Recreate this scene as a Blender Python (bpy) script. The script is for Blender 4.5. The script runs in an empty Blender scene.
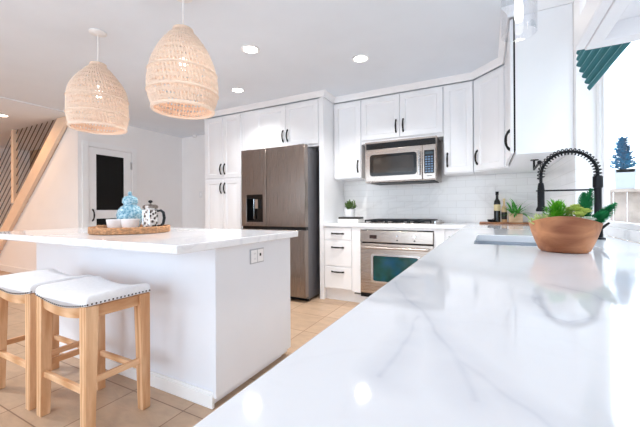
import bpy, bmesh, math, random
from mathutils import Vector, Matrix
random.seed(7)
PI = math.pi
S = bpy.context.scene
COL = S.collection

# ------------------------------------------------------------------ camera
FPX, YAW, ROLL, V0, CAMZ = 324.2, math.radians(27.45), math.radians(-0.35), 209.4, 1.075
fw = Vector((-math.sin(YAW), math.cos(YAW), 0)); rt = Vector((math.cos(YAW), math.sin(YAW), 0)); up = Vector((0, 0, 1))
rt2 = rt * math.cos(ROLL) + up * math.sin(ROLL); up2 = up * math.cos(ROLL) - rt * math.sin(ROLL)
cd = bpy.data.cameras.new('camera'); cam = bpy.data.objects.new('camera', cd); COL.objects.link(cam)
cam.matrix_world = Matrix(((rt2.x, up2.x, -fw.x, 0), (rt2.y, up2.y, -fw.y, 0), (rt2.z, up2.z, -fw.z, CAMZ), (0, 0, 0, 1)))
cd.sensor_width = 36; cd.lens = FPX / 640 * 36; cd.shift_y = -(213.5 - V0) / 640; cd.clip_start = 0.01
S.camera = cam
# ------------------------------------------------------------------ sky, exposure
W = bpy.data.worlds.new('world'); S.world = W; W.use_nodes = True
WORLD_STRENGTH = 4.8
bg = W.node_tree.nodes['Background']; bg.inputs[0].default_value = (0.74, 0.87, 1.0, 1); bg.inputs[1].default_value = WORLD_STRENGTH
vs = S.view_settings; vs.view_transform = 'Standard'; vs.look = 'None'; vs.gamma = 1.0; vs.use_curve_mapping = False
vs.exposure = 0.03
LAMP = 15.0
HALL = 6.0
LENS_EMIT = 10.0
S.cycles.max_bounces = 14; S.cycles.diffuse_bounces = 10; S.cycles.glossy_bounces = 4; S.cycles.transparent_max_bounces = 12


def portal(name, loc, rot, sx, sy):
    l = bpy.data.lights.new(name, 'AREA'); l.shape = 'RECTANGLE'; l.size = sx; l.size_y = sy
    l.cycles.is_portal = True
    o = bpy.data.objects.new(name, l); COL.objects.link(o); o.location = loc; o.rotation_euler = rot
    return o


portal('window_portal', (0.66, 1.8, 1.52), (0, PI / 2, 0), 1.2, 1.54)
portal('patio_portal', (-2.32, -3.02, 1.17), (PI / 2, 0, 0), 4.65, 2.34)

# ------------------------------------------------------------------ materials
def lin(h):
    h = h.lstrip('#'); out = []
    for i in (0, 2, 4):
        c = int(h[i:i + 2], 16) / 255
        out.append(c / 12.92 if c <= 0.04045 else ((c + 0.055) / 1.055) ** 2.4)
    return tuple(out) + (1,)


class NT:
    def __init__(s, name):
        s.m = bpy.data.materials.new(name); s.m.use_nodes = True
        s.t = s.m.node_tree; s.b = s.t.nodes['Principled BSDF']; s.out = s.t.nodes['Material Output']

    def n(s, typ, **kw):
        x = s.t.nodes.new(typ)
        for k, v in kw.items(): setattr(x, k, v)
        return x

    def l(s, a, b): s.t.links.new(a, b)

    def math(s, op, a, b=None, c=None, clamp=False):
        x = s.n('ShaderNodeMath', operation=op, use_clamp=clamp)
        for i, v in enumerate((a, b, c)):
            if v is None: continue
            if isinstance(v, (int, float)): x.inputs[i].default_value = v
            else: s.l(v, x.inputs[i])
        return x.outputs[0]

    def ramp(s, fac, stops):
        x = s.n('ShaderNodeValToRGB'); e = x.color_ramp.elements
        while len(e) < len(stops): e.new(0.5)
        for i, (p, c) in enumerate(stops): e[i].position = p; e[i].color = c if len(c) == 4 else tuple(c) + (1,)
        s.l(fac, x.inputs[0]); return x.outputs[0]

    def mix(s, fac, a, b, typ='MIX'):
        x = s.n('ShaderNodeMix', data_type='RGBA', blend_type=typ)
        for sock, v in ((x.inputs[0], fac), (x.inputs[6], a), (x.inputs[7], b)):
            if isinstance(v, (int, float)): sock.default_value = v
            elif isinstance(v, tuple): sock.default_value = v
            else: s.l(v, sock)
        return x.outputs[2]

    def noise(s, vec, scale, detail=3, rough=0.5, dist=0):
        x = s.n('ShaderNodeTexNoise'); x.inputs['Scale'].default_value = scale; x.inputs['Detail'].default_value = detail
        x.inputs['Roughness'].default_value = rough; x.inputs['Distortion'].default_value = dist
        if vec is not None: s.l(vec, x.inputs['Vector'])
        return x

    def pos(s): return s.n('ShaderNodeNewGeometry').outputs['Position']
    def obj(s): return s.n('ShaderNodeTexCoord').outputs['Object']

    def mapping(s, vec, scale=(1, 1, 1), loc=(0, 0, 0), rot=(0, 0, 0)):
        x = s.n('ShaderNodeMapping'); x.inputs['Scale'].default_value = scale; x.inputs['Location'].default_value = loc
        x.inputs['Rotation'].default_value = rot; s.l(vec, x.inputs['Vector']); return x.outputs[0]

    def bump(s, h, strength=0.2, dist=0.002):
        x = s.n('ShaderNodeBump'); x.inputs['Strength'].default_value = strength; x.inputs['Distance'].default_value = dist
        s.l(h, x.inputs['Height']); s.l(x.outputs[0], s.b.inputs['Normal'])


def mat(name, hexc, rough=0.5, metal=0.0, var=0.04, vscale=12.0, spec=0.5, bump=0.0, emit=None, estr=0):
    k = NT(name); c = lin(hexc); b = k.b
    nz = k.noise(k.obj(), vscale)
    lo = tuple(x * (1 - var) for x in c[:3]) + (1,); hi = tuple(min(1, x * (1 + var)) for x in c[:3]) + (1,)
    k.l(k.ramp(nz.outputs[0], [(0.3, lo), (0.7, hi)]), b.inputs['Base Color'])
    b.inputs['Roughness'].default_value = rough; b.inputs['Metallic'].default_value = metal
    b.inputs['Specular IOR Level'].default_value = spec
    if bump: k.bump(k.noise(k.obj(), vscale * 8, 2).outputs[0], bump)
    if emit: b.inputs['Emission Color'].default_value = emit; b.inputs['Emission Strength'].default_value = estr
    return k.m


def wood(name, c1, c2, axis='z', scale=9, rough=0.45, ring=False):
    k = NT(name)
    st = {'x': (0.12, 1, 1), 'y': (1, 0.12, 1), 'z': (1, 1, 0.12)}[axis]
    v = k.mapping(k.obj(), tuple(a * scale * 3 for a in st))
    n1 = k.noise(v, 1.0, 5, 0.6, 1.2)
    w = k.n('ShaderNodeTexWave', wave_type='RINGS' if ring else 'BANDS', bands_direction='X')
    w.inputs['Scale'].default_value = 0.45; w.inputs['Distortion'].default_value = 5; w.inputs['Detail'].default_value = 2
    k.l(v, w.inputs['Vector'])
    f = k.math('ADD', k.math('MULTIPLY', n1.outputs[0], 0.65), k.math('MULTIPLY', w.outputs[1], 0.35))
    k.l(k.ramp(f, [(0.25, lin(c1)), (0.75, lin(c2))]), k.b.inputs['Base Color'])
    k.b.inputs['Roughness'].default_value = rough
    k.bump(n1.outputs[0], 0.12, 0.001)
    return k.m


def steel(name, hexc, rough=0.28, axis='x'):
    k = NT(name)
    st = {'x': (1, 120, 120), 'y': (120, 1, 120), 'z': (160, 160, 1)}[axis]
    n1 = k.noise(k.mapping(k.obj(), st), 3.0, 3)
    c = lin(hexc)
    k.l(k.ramp(n1.outputs[0], [(0.3, tuple(x * .95 for x in c[:3])), (0.7, tuple(min(1, x * 1.04) for x in c[:3]))]), k.b.inputs['Base Color'])
    k.b.inputs['Metallic'].default_value = 1.0
    k.l(k.math('ADD', k.math('MULTIPLY', n1.outputs[0], 0.15), rough - 0.07), k.b.inputs['Roughness'])
    k.b.inputs['Anisotropic'].default_value = 0.5
    return k.m


VEINS = [
    [(-0.192, 0.717), (-0.139, 0.611), (-0.084, 0.515), (-0.057, 0.471), (-0.047, 0.416), (-0.028, 0.371), (0.011, 0.319), (0.05, 0.27)],
    [(-0.089, 0.50), (-0.087, 0.394), (-0.083, 0.31)], [(-0.028, 0.371), (-0.012, 0.30)],
    [(0.079, 0.70), (0.079, 0.586), (0.097, 0.557), (0.135, 0.60)], [(0.12, 0.82), (0.161, 0.774), (0.19, 0.68)],
    [(-0.19, 0.77), (-0.15, 0.785)]]


def quartz(name, veins, island=False):
    k = NT(name); p = k.pos()
    nz = k.noise(p, 7.0, 2, 0.5)
    off = k.n('ShaderNodeVectorMath', operation='MULTIPLY_ADD')
    k.l(nz.outputs[1], off.inputs[0]); off.inputs[1].default_value = (0.06, 0.06, 0); off.inputs[2].default_value = (-0.03, -0.03, 0)
    wp = k.n('ShaderNodeVectorMath', operation='ADD'); k.l(p, wp.inputs[0]); k.l(off.outputs[0], wp.inputs[1])
    sp = k.n('ShaderNodeSeparateXYZ'); k.l(wp.outputs[0], sp.inputs[0]); X, Y = sp.outputs[0], sp.outputs[1]
    dmin = None
    for pl in veins:
        for a, b in zip(pl, pl[1:]):
            dx, dy = b[0] - a[0], b[1] - a[1]; L2 = dx * dx + dy * dy
            t = k.math('ADD', k.math('MULTIPLY', X, dx / L2), k.math('MULTIPLY_ADD', Y, dy / L2, -(a[0] * dx + a[1] * dy) / L2), clamp=True)
            ex = k.math('SUBTRACT', X, k.math('MULTIPLY_ADD', t, dx, a[0])); ey = k.math('SUBTRACT', Y, k.math('MULTIPLY_ADD', t, dy, a[1]))
            d = k.math('ADD', k.math('MULTIPLY', ex, ex), k.math('MULTIPLY', ey, ey))
            dmin = d if dmin is None else k.math('MINIMUM', dmin, d)
    base = lin('#eceef2'); vein = lin('#c6cad4')
    # fine random veins everywhere
    n2 = k.noise(p, 1.6, 5, 0.55, 0.8)
    r = k.math('ABSOLUTE', k.math('SUBTRACT', n2.outputs[0], 0.5))
    fine = k.math('MULTIPLY', k.math('SUBTRACT', 1.0, k.math('MULTIPLY', r, 55.0), clamp=True), 0.30 if island else 0.05)
    if dmin is not None:
        dd = k.math('SQRT', dmin)
        core = k.math('SUBTRACT', 1.0, k.math('MULTIPLY', dd, 1 / 0.010), clamp=True)
        core = k.math('MULTIPLY', core, 0.8)
        halo = k.math('MULTIPLY', k.math('SUBTRACT', 1.0, k.math('MULTIPLY', dd, 1 / 0.034), clamp=True), 0.5)
        wgt = k.math('MULTIPLY_ADD', k.noise(p, 22, 2).outputs[0], 1.2, 0.1, clamp=True)
        fine = k.math('MAXIMUM', fine, k.math('MULTIPLY', k.math('MAXIMUM', core, halo), wgt))
    k.l(k.mix(fine, base, vein), k.b.inputs['Base Color'])
    k.b.inputs['Roughness'].default_value = 0.055; k.b.inputs['Specular IOR Level'].default_value = 0.5
    return k.m


def tile_floor():
    k = NT('floor_tile'); p = k.pos()
    v = k.mapping(p, loc=(1.456 + 0.425 * 40, -2.90 + 0.425 * 40, 0))
    b = k.n('ShaderNodeTexBrick', offset=0.0, squash=1.0); k.l(v, b.inputs['Vector'])
    b.inputs['Scale'].default_value = 1; b.inputs['Brick Width'].default_value = 0.425; b.inputs['Row Height'].default_value = 0.425
    b.inputs['Mortar Size'].default_value = 0.0035; b.inputs['Mortar Smooth'].default_value = 0.2
    b.inputs['Color1'].default_value = lin('#cdb59d'); b.inputs['Color2'].default_value = lin('#bfa68e'); b.inputs['Mortar'].default_value = lin('#8a6e58')
    n1 = k.noise(k.mapping(p, (1, 2.2, 1)), 7, 6, 0.65, 0.6)
    c = k.mix(0.55, b.outputs[0], k.ramp(n1.outputs[0], [(0.3, lin('#9c8672')), (0.7, lin('#f0dcc6'))]), 'MULTIPLY')
    c = k.mix(0.25, c, b.outputs[0])
    k.l(c, k.b.inputs['Base Color']); k.b.inputs['Roughness'].default_value = 0.4
    k.bump(k.math('SUBTRACT', 1.0, b.outputs[1]), 0.4, 0.002)
    return k.m


def subway(name, axis, w=0.2, h=0.078, veins=True):
    k = NT(name); p = k.pos()
    sp = k.n('ShaderNodeSeparateXYZ'); k.l(p, sp.inputs[0]); cb = k.n('ShaderNodeCombineXYZ')
    k.l(k.math('ADD', sp.outputs[0 if axis == 'x' else 1], 10.03), cb.inputs[0]); k.l(k.math('ADD', sp.outputs[2], 0.005), cb.inputs[1])
    b = k.n('ShaderNodeTexBrick', offset=0.5); k.l(cb.outputs[0], b.inputs['Vector'])
    b.inputs['Scale'].default_value = 1; b.inputs['Brick Width'].default_value = w; b.inputs['Row Height'].default_value = h
    b.inputs['Mortar Size'].default_value = 0.0022; b.inputs['Mortar Smooth'].default_value = 0.3
    b.inputs['Color1'].default_value = lin('#f6f5f4'); b.inputs['Color2'].default_value = lin('#f2f1f0'); b.inputs['Mortar'].default_value = lin('#e4e2e0')
    c = b.outputs[0]
    if veins:
        n = k.noise(k.mapping(p, (1, 1, 1.6), rot=(0, 0.7, 0)), 1.4, 5, 0.55, 0.6)
        r = k.math('SUBTRACT', 1.0, k.math('MULTIPLY', k.math('ABSOLUTE', k.math('SUBTRACT', n.outputs[0], 0.52)), 30), clamp=True)
        c = k.mix(k.math('MULTIPLY', r, 0.16), c, lin('#b9b6b4'))
    k.l(c, k.b.inputs['Base Color']); k.b.inputs['Roughness'].default_value = 0.18
    k.bump(k.math('SUBTRACT', 1.0, b.outputs[1]), 0.25, 0.001)
    return k.m


def glass(name, tint=(1, 1, 1, 1), refl=0.12):
    k = NT(name); t = k.t
    tr = k.n('ShaderNodeBsdfTransparent'); tr.inputs[0].default_value = tint
    gl = k.n('ShaderNodeBsdfGlossy'); gl.inputs['Roughness'].default_value = 0.02
    lw = k.n('ShaderNodeLayerWeight'); lw.inputs[0].default_value = 0.25
    f = k.math('MULTIPLY_ADD', lw.outputs[0], refl * 1.6, refl * 0.3, clamp=True)
    mx = k.n('ShaderNodeMixShader'); k.l(f, mx.inputs[0]); k.l(tr.outputs[0], mx.inputs[1]); k.l(gl.outputs[0], mx.inputs[2])
    k.l(mx.outputs[0], k.out.inputs[0]); return k.m


def leafmat(name, c1, c2, rough=0.5):
    k = NT(name); n = k.noise(k.obj(), 40, 2)
    k.l(k.ramp(n.outputs[0], [(0.3, lin(c1)), (0.7, lin(c2))]), k.b.inputs['Base Color']); k.b.inputs['Roughness'].default_value = rough; k.b.inputs['Specular IOR Level'].default_value = 0.15
    return k.m


def ovenmat():
    k = NT('oven_glass'); n = k.noise(k.obj(), 5, 2)  # teal and blue reflections are put into the glass colour
    k.l(k.ramp(n.outputs[0], [(0.3, lin('#06231f')), (0.5, lin('#0e4845')), (0.75, lin('#125274'))]), k.b.inputs['Base Color'])
    k.b.inputs['Roughness'].default_value = 0.07; return k.m


M = {
    'wall': mat('wall_paint', '#f3f2f2', 0.75, var=0.015, vscale=3),
    'ceil': mat('ceiling_paint', '#e4ebf3', 0.8, var=0.015, vscale=3),
    'cab': mat('white_cabinet_paint', '#f5f6f8', 0.35, var=0.012, vscale=4),
    'isl': mat('island_paint', '#e9edf4', 0.45, var=0.012, vscale=4),
    'trim': mat('white_trim_paint', '#f3f4f5', 0.4, var=0.012, vscale=4),
    'bronze': mat('dark_bronze', '#120e0b', 0.45, 0.0, var=0.2, vscale=60, spec=0.3),
    'black': mat('black_metal', '#0b0d13', 0.42, 0.0, var=0.15, vscale=60, spec=0.25),
    'blackgloss': mat('black_gloss', '#08080a', 0.12, 0.0, var=0.2),
    'gap': mat('dark_gap_shade', '#101216', 0.8, var=0.1),  # near-black colour for the shade behind a cabinet door
    'steel': steel('brushed_steel', '#b5aaa2', 0.26, 'x'),
    'steelv': steel('brushed_steel_upright', '#968b84', 0.27, 'z'),
    'sinksteel': steel('sink_steel', '#c4cbd5', 0.42, 'y'),
    'fridgeside': mat('fridge_side_grey', '#6f6f74', 0.4, 0.5),
    'oven': ovenmat(),
    'mwglass': mat('microwave_glass', '#2f2c2a', 0.1, 0.0, var=0.3, vscale=5),
    'quartz': quartz('quartz_counter', VEINS), 'quartzi': quartz('quartz_island', [], True),
    'floor': tile_floor(), 'sub': subway('subway_tile', 'x'), 'suby': subway('subway_tile_side', 'y', veins=False),
    'stool': wood('stool_wood', '#c48d5e', '#ecc49c', 'z', 9), 'stoolx': wood('stool_wood_rail', '#c48d5e', '#ecc49c', 'x', 9),
    'stooly': wood('stool_wood_end', '#c48d5e', '#ecc49c', 'y', 9),
    'bowl': wood('bowl_wood', '#82492a', '#c98a5e', 'x', 7, 0.5),
    'board': wood('board_wood', '#8a5533', '#b87f52', 'x', 8),
    'box': wood('planter_wood', '#c9a27c', '#e6c8a6', 'x', 10),
    'stairwood': mat('stair_paint', '#ead2bb', 0.5, var=0.02),
    'stairwall': mat('stair_wall_paint', '#b89c80', 0.7, var=0.05, vscale=3),
    'fabric': mat('white_linen', '#e8e9ec', 0.85, var=0.03, vscale=60, bump=0.15),
    'nail': mat('antique_nail', '#3a2f28', 0.35, 0.8),
    'rattan': mat('natural_rattan', '#edd6c2', 0.6, var=0.05, vscale=45),
    'wicker': mat('tray_wicker', '#b98a62', 0.6, var=0.35, vscale=50),
    'cord': mat('white_cord', '#f2f2f2', 0.5),
    'bulb': mat('frosted_bulb', '#ffffff', 0.2, emit=(1, 0.95, 0.88, 1), estr=3.0),
    'lens': mat('lamp_lens', '#ffffff', 0.4, emit=(1, 0.95, 0.88, 1), estr=LENS_EMIT),
    'lensw': mat('warm_lamp_lens', '#ffffff', 0.4, emit=(1, 0.82, 0.6, 1), estr=20.0),
    'glass': glass('window_glass', (1, 1, 1, 1), 0.03), 'lampglass': glass('lamp_glass', (0.985, 0.99, 1, 1), 0.12),
    'pressglass': glass('press_glass', (0.9, 0.88, 0.86, 1), 0.3),
    'blackpanel': mat('door_black_glass', '#050505', 0.25, var=0.2, spec=0.3),
    'plate': mat('outlet_grey', '#b4b8c0', 0.5, var=0.01),
    'ceramic': mat('white_ceramic', '#f2f3f5', 0.2, var=0.01),
    'chrome': mat('chrome', '#d8d8da', 0.12, 1.0, var=0.02),
    'coffee': mat('coffee_grounds', '#3b2a20', 0.6),
    'lining': mat('lining_cloth', '#cfc8bf', 0.8),
    'label': mat('paper_label', '#d8c79a', 0.6, var=0.08), 'labelb': mat('orange_label', '#c98a4a', 0.6, var=0.08),
    'oil': mat('dark_bottle_glass', '#12120c', 0.08, var=0.2),
    'amber': mat('amber_bottle', '#d2b48a', 0.12, var=0.1),
    'red': mat('display_red', '#2a100a', 0.3),
    'blue': mat('keypad_blue', '#5f7c9c', 0.4, var=0.1), 'lcd': mat('display_grey', '#2a3a44', 0.2),
    'bookw': mat('book_pages', '#f0eeea', 0.6), 'bookb': mat('book_dark_cover', '#2a2624', 0.5),
    'soil': mat('potting_soil', '#2e2119', 0.9, var=0.3, vscale=80),
    'fern': leafmat('fern_green', '#2f8a18', '#7cc63c'), 'lime': leafmat('lime_succulent', '#8aa63a', '#cfd978'),
    'darkg': leafmat('dark_cactus_green', '#0f5a34', '#2c8a52'), 'pale': leafmat('pale_succulent', '#b9c9b4', '#e6ece4'),
    'mid': leafmat('mid_green', '#2f8030', '#6cb858'), 'olive': leafmat('olive_green', '#3e5a2c', '#728c50'),
    'yellow': leafmat('variegated', '#a9c060', '#dfe6b0'),
    'spruce': leafmat('blue_spruce', '#0a4a6a', '#1a80a8', 0.9), 'garden': leafmat('garden_green', '#2f6a2a', '#5a9a48'),
    'fencew': mat('weathered_board', '#b3a49a', 0.8, var=0.15, vscale=10), 'deck': mat('deck_concrete', '#c9c6c2', 0.9),
    'planter': mat('grey_planter', '#b4b9c0', 0.7),
}


def jar_mat():
    k = NT('blue_white_porcelain'); v = k.n('ShaderNodeTexVoronoi', feature='F1'); v.inputs['Scale'].default_value = 60
    k.l(k.obj(), v.inputs['Vector']); n = k.noise(k.obj(), 26, 3)
    f = k.math('ADD', k.math('MULTIPLY', v.outputs[0], 0.9), k.math('MULTIPLY', n.outputs[0], 0.4))
    k.l(k.ramp(f, [(0.3, lin('#4a86a2')), (0.6, lin('#80adc0')), (0.9, lin('#b0cdd8'))]), k.b.inputs['Base Color'])
    k.b.inputs['Roughness'].default_value = 0.18; return k.m


def press_mat():
    k = NT('press_pattern'); v = k.n('ShaderNodeTexVoronoi'); v.inputs['Scale'].default_value = 42; k.l(k.obj(), v.inputs['Vector'])
    k.l(k.ramp(v.outputs[0], [(0.25, lin('#2a2624')), (0.4, lin('#8c8078')), (0.55, lin('#e8e5e2'))]), k.b.inputs['Base Color'])
    k.b.inputs['Roughness'].default_value = 0.15; return k.m


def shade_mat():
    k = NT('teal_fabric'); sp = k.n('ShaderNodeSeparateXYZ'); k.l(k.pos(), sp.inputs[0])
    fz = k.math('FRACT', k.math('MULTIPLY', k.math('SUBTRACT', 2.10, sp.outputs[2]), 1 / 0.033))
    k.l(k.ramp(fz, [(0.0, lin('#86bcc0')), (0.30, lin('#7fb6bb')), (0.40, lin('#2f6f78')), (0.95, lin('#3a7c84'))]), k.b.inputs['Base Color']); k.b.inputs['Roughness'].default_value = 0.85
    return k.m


M['jar'] = jar_mat(); M['press'] = press_mat(); M['teal'] = shade_mat()

# ------------------------------------------------------------------ mesh builder
class MB:
    def __init__(s, xf=None): s.v = []; s.f = []; s.xf = xf or Matrix.Identity(4)

    def add(s, vs, fs):
        o = len(s.v); s.v += [s.xf @ Vector(p) for p in vs]; s.f += [tuple(i + o for i in f) for f in fs]; return s

    def box(s, x0, x1, y0, y1, z0, z1):
        return s.add([(x0, y0, z0), (x1, y0, z0), (x1, y1, z0), (x0, y1, z0), (x0, y0, z1), (x1, y0, z1), (x1, y1, z1), (x0, y1, z1)],
                     [(0, 3, 2, 1), (4, 5, 6, 7), (0, 1, 5, 4), (1, 2, 6, 5), (2, 3, 7, 6), (3, 0, 4, 7)])

    def loft(s, rings, cap0=True, cap1=True, closed=True):
        n = len(rings[0]); vs = [p for r in rings for p in r]; fs = []
        for i in range(len(rings) - 1):
            for j in range(n if closed else n - 1):
                a, b = i * n + j, i * n + (j + 1) % n
                fs.append((a, b, b + n, a + n))
        if cap0: fs.append(tuple(range(n - 1, -1, -1)))
        if cap1: fs.append(tuple(range((len(rings) - 1) * n, len(rings) * n)))
        return s.add(vs, fs)

    def lathe(s, prof, c=(0, 0, 0), seg=32, cap0=True, cap1=True):
        return s.loft([[(c[0] + r * math.cos(2 * PI * j / seg), c[1] + r * math.sin(2 * PI * j / seg), c[2] + z) for j in range(seg)] for r, z in prof], cap0, cap1)

    def tube(s, pts, r, n=8, closed=False, caps=True, flat=1.0):
        pts = [Vector(p) for p in pts]; N = len(pts); rr = r if isinstance(r, (list, tuple)) else [r] * N
        rings = []; prev = None
        for i, p in enumerate(pts):
            if closed: t = pts[(i + 1) % N] - pts[i - 1]
            else: t = pts[min(i + 1, N - 1)] - pts[max(i - 1, 0)]
            t.normalize()
            if prev is None:
                a = Vector((0, 0, 1)) if abs(t.z) < 0.9 else Vector((1, 0, 0)); u = t.cross(a).normalized()
            else:
                u = prev - t * prev.dot(t)
                u = u.normalized() if u.length > 1e-6 else t.cross(Vector((0, 0, 1))).normalized()
            prev = u; w = t.cross(u)
            rings.append([p + (u * math.cos(2 * PI * j / n) + w * math.sin(2 * PI * j / n) * flat) * rr[i] for j in range(n)])
        if closed:
            rings.append(rings[0]); return s.loft(rings, False, False)
        return s.loft(rings, caps, caps)

    def prism(s, poly, d0, d1, plane='xz'):
        def P(a, b, d): return {'xz': (a, d, b), 'yz': (d, a, b), 'xy': (a, b, d)}[plane]
        n = len(poly)
        return s.add([P(a, b, d0) for a, b in poly] + [P(a, b, d1) for a, b in poly],
                     [tuple(range(n)), tuple(range(2 * n - 1, n - 1, -1))] + [(i, i + n, (i + 1) % n + n, (i + 1) % n) for i in range(n)])

    def sphere(s, c, r, seg=16, rings=8, sz=1.0):
        pr = [(max(1e-4, r * math.sin(PI * i / rings)), -r * sz * math.cos(PI * i / rings)) for i in range(rings + 1)]
        return s.lathe(pr, c, seg)

    def panel(s, x0, x1, z0, z1, th=0.02, fr=0.055):
        """raised-panel door, local x along width, z up, front at y=0 facing -y, back at y=th"""
        def ring(i, y): return [(x0 + i, y, z0 + i), (x1 - i, y, z0 + i), (x1 - i, y, z1 - i), (x0 + i, y, z1 - i)]
        prof = [(0, th), (0, 0.003), (0.003, 0), (fr, 0), (fr + 0.006, 0.004), (fr + 0.010, 0.010), (fr + 0.016, 0.010), (fr + 0.045, 0.003), (fr + 0.048, 0.002)]
        return s.loft([ring(i, y) for i, y in prof])

    def pull(s, p, along, length=0.14, bow=0.026, r=0.0078):
        """bow handle in local door frame: front face normal is -y"""
        pts = []; rad = []
        for i in range(13):
            t = i / 12 * 2 - 1
            d = bow * (1 - abs(t) ** 2.6)
            q = Vector(p) + Vector(along) * (t * length / 2) + Vector((0, -d - 0.002, 0))
            pts.append(q); rad.append(r * (1.25 if abs(t) > 0.8 else 0.85 + 0.4 * (1 - abs(t))))
        s.tube(pts, rad, 8)
        for t in (-1, 1):
            q = Vector(p) + Vector(along) * (t * length / 2)
            s.box(q.x - 0.007, q.x + 0.007, q.y - 0.005, q.y - 0.0005, q.z - 0.009, q.z + 0.009)
        return s


def mesh_of(name, mb, off, smooth=True, ang=38):
    me = bpy.data.meshes.new(name)
    me.from_pydata([v - off for v in mb.v], [], mb.f)
    bm = bmesh.new(); bm.from_mesh(me)
    bmesh.ops.recalc_face_normals(bm, faces=bm.faces); bm.to_mesh(me); bm.free()
    if smooth:
        me.polygons.foreach_set('use_smooth', [True] * len(me.polygons)); me.set_sharp_from_angle(angle=math.radians(ang))
    me.update(); return me


def bevel(o, w):
    if w:
        m = o.modifiers.new('bevel', 'BEVEL'); m.width = w; m.segments = 2; m.limit_method = 'ANGLE'; m.angle_limit = math.radians(50)
        m.harden_normals = False


def root_off(p):
    o = Vector((0, 0, 0))
    while p is not None: o += p.location; p = p.parent
    return o


def part(name, mb, m, parent, label=None, bv=0.0, local=False, kind=None, ang=38):
    """one mesh as a child; coordinates of mb are world ones unless local"""
    me = mesh_of(name, mb, Vector((0, 0, 0)) if local else root_off(parent), ang=ang)
    me.materials.append(M[m]); o = bpy.data.objects.new(name, me); COL.objects.link(o); o.parent = parent
    if label: o['label'] = label
    if kind: o['kind'] = kind
    bevel(o, bv); return o


def tag(o, label, cat, group=None, kind=None):
    o['label'] = label; o['category'] = cat
    if group: o['group'] = group
    if kind: o['kind'] = kind
    return o


def thing(name, label, cat, loc=(0, 0, 0), rotz=0, group=None):
    o = bpy.data.objects.new(name, None); COL.objects.link(o); o.empty_display_size = 0.1
    o.location = loc; o.rotation_euler = (0, 0, rotz); return tag(o, label, cat, group)


def single(name, mb, m, label, cat, loc=(0, 0, 0), bv=0.0, group=None, kind=None, ang=38):
    me = mesh_of(name, mb, Vector(loc), ang=ang); me.materials.append(M[m])
    o = bpy.data.objects.new(name, me); COL.objects.link(o); o.location = loc; bevel(o, bv)
    return tag(o, label, cat, group, kind)


def struct(name, mb, m, parent=None, bv=0.0):
    me = mesh_of(name, mb, Vector((0, 0, 0)), ang=38); me.materials.append(M[m])
    o = bpy.data.objects.new(name, me); COL.objects.link(o); bevel(o, bv)
    if parent: o.parent = parent
    else: o['kind'] = 'structure'
    return o


def copy_tree(o, parent=None):
    c = o.copy(); COL.objects.link(c)
    if parent: c.parent = parent
    for ch in list(o.children): copy_tree(ch, c)
    return c


def axes(ox, oy, oz, xdir):
    """local frame: x along xdir (horizontal), -y out of the door front"""
    x = Vector((xdir[0], xdir[1], 0)).normalized(); z = Vector((0, 0, 1)); y = z.cross(x)
    return Matrix(((x.x, y.x, 0, ox), (x.y, y.y, 0, oy), (0, 0, 1, oz), (0, 0, 0, 1)))


CEIL = 2.48; SOF = 2.468
WX = 0.50            # inner face of the window wall
YB = 4.08            # range wall
# ------------------------------------------------------------------ the shell
struct('floor', MB().box(-9.6, 0.9, -3.2, 4.5, -0.1, 0), 'floor')
struct('ceiling', MB().box(-9.6, 0.66, -3.2, 4.5, CEIL, CEIL + 0.1), 'ceil')
struct('ceiling_hall', MB().box(-9.5, -5.29, -3.0, 2.552, SOF, CEIL - 0.001), 'ceil')
w = MB(); w.box(-5.28, 0.5, 4.36, 4.46, 0, CEIL); w.box(-3.70, 0.5, YB, 4.36, 0, CEIL)
struct('wall_back', w, 'wall')
w = MB(); y0, y1, zb, zt = 1.02, 2.585, 0.872, 2.12
w.box(WX, 0.65, -3, 4.46, 0, zb); w.box(WX, 0.65, -3, y0, zb, CEIL); w.box(WX, 0.65, y1, 4.46, zb, CEIL); w.box(WX, 0.65, y0, y1, zt, CEIL)
struct('wall_right', w, 'wall')
w = MB(); w.box(-9.5, -4.65, -3.1, -3, 0, CEIL); w.box(0.0, 0.65, -3.1, -3, 0, CEIL); w.box(-4.65, 0.0, -3.1, -3, 2.34, CEIL)
struct('wall_front', w, 'wall')
w = MB(); w.box(-9.6, -9.5, -3.1, 3.7, 0, CEIL)
struct('wall_hall', w, 'wall')
# wall with the door, facing the kitchen
w = MB(); dy0, dy1, dz = 2.69, 3.355, 2.035
w.box(-5.40, -5.28, 2.65, dy0, 0, CEIL); w.box(-5.40, -5.28, dy1, 4.46, 0, CEIL); w.box(-5.40, -5.28, dy0, dy1, dz, CEIL)
struct('wall_left', w, 'wall')
# wall under the stair, cut along the stringer
def sl(x, off=0.0): return 2.345 + 0.862 * (x + 5.878) + off
xt = -5.878 + (SOF - 2.345) / 0.862
STR = 0.30
xb = -5.878 + (STR - 2.345) / 0.862
w = MB().prism([(xb, 0), (-5.28, 0), (-5.28, CEIL), (xt + 0.03 + STR / 0.862, CEIL), (xb, 0.004)], 2.555, 2.65)
struct('wall_stair', w, 'wall')
struct('wall_stairwell', MB().box(-9.5, -5.40, 3.6, 3.7, 0, CEIL), 'stairwall')
struct('wall_closet', MB().box(-5.52, -5.41, 2.66, 3.6, 0, CEIL), 'stairwall')
# baseboards
struct('baseboard_hall', MB().box(-8.05, -5.28, 2.538, 2.554, 0, 0.11), 'trim', bv=0.004)
w = MB(); w.box(-5.279, -5.264, 2.555, 2.60, 0, 0.11); w.box(-5.279, -5.264, 3.44, 4.355, 0, 0.11)
struct('baseboard_left', w, 'trim', bv=0.004)
struct('baseboard_back', MB().box(-5.26, -3.74, 4.344, 4.359, 0, 0.11), 'trim', bv=0.004)
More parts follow.
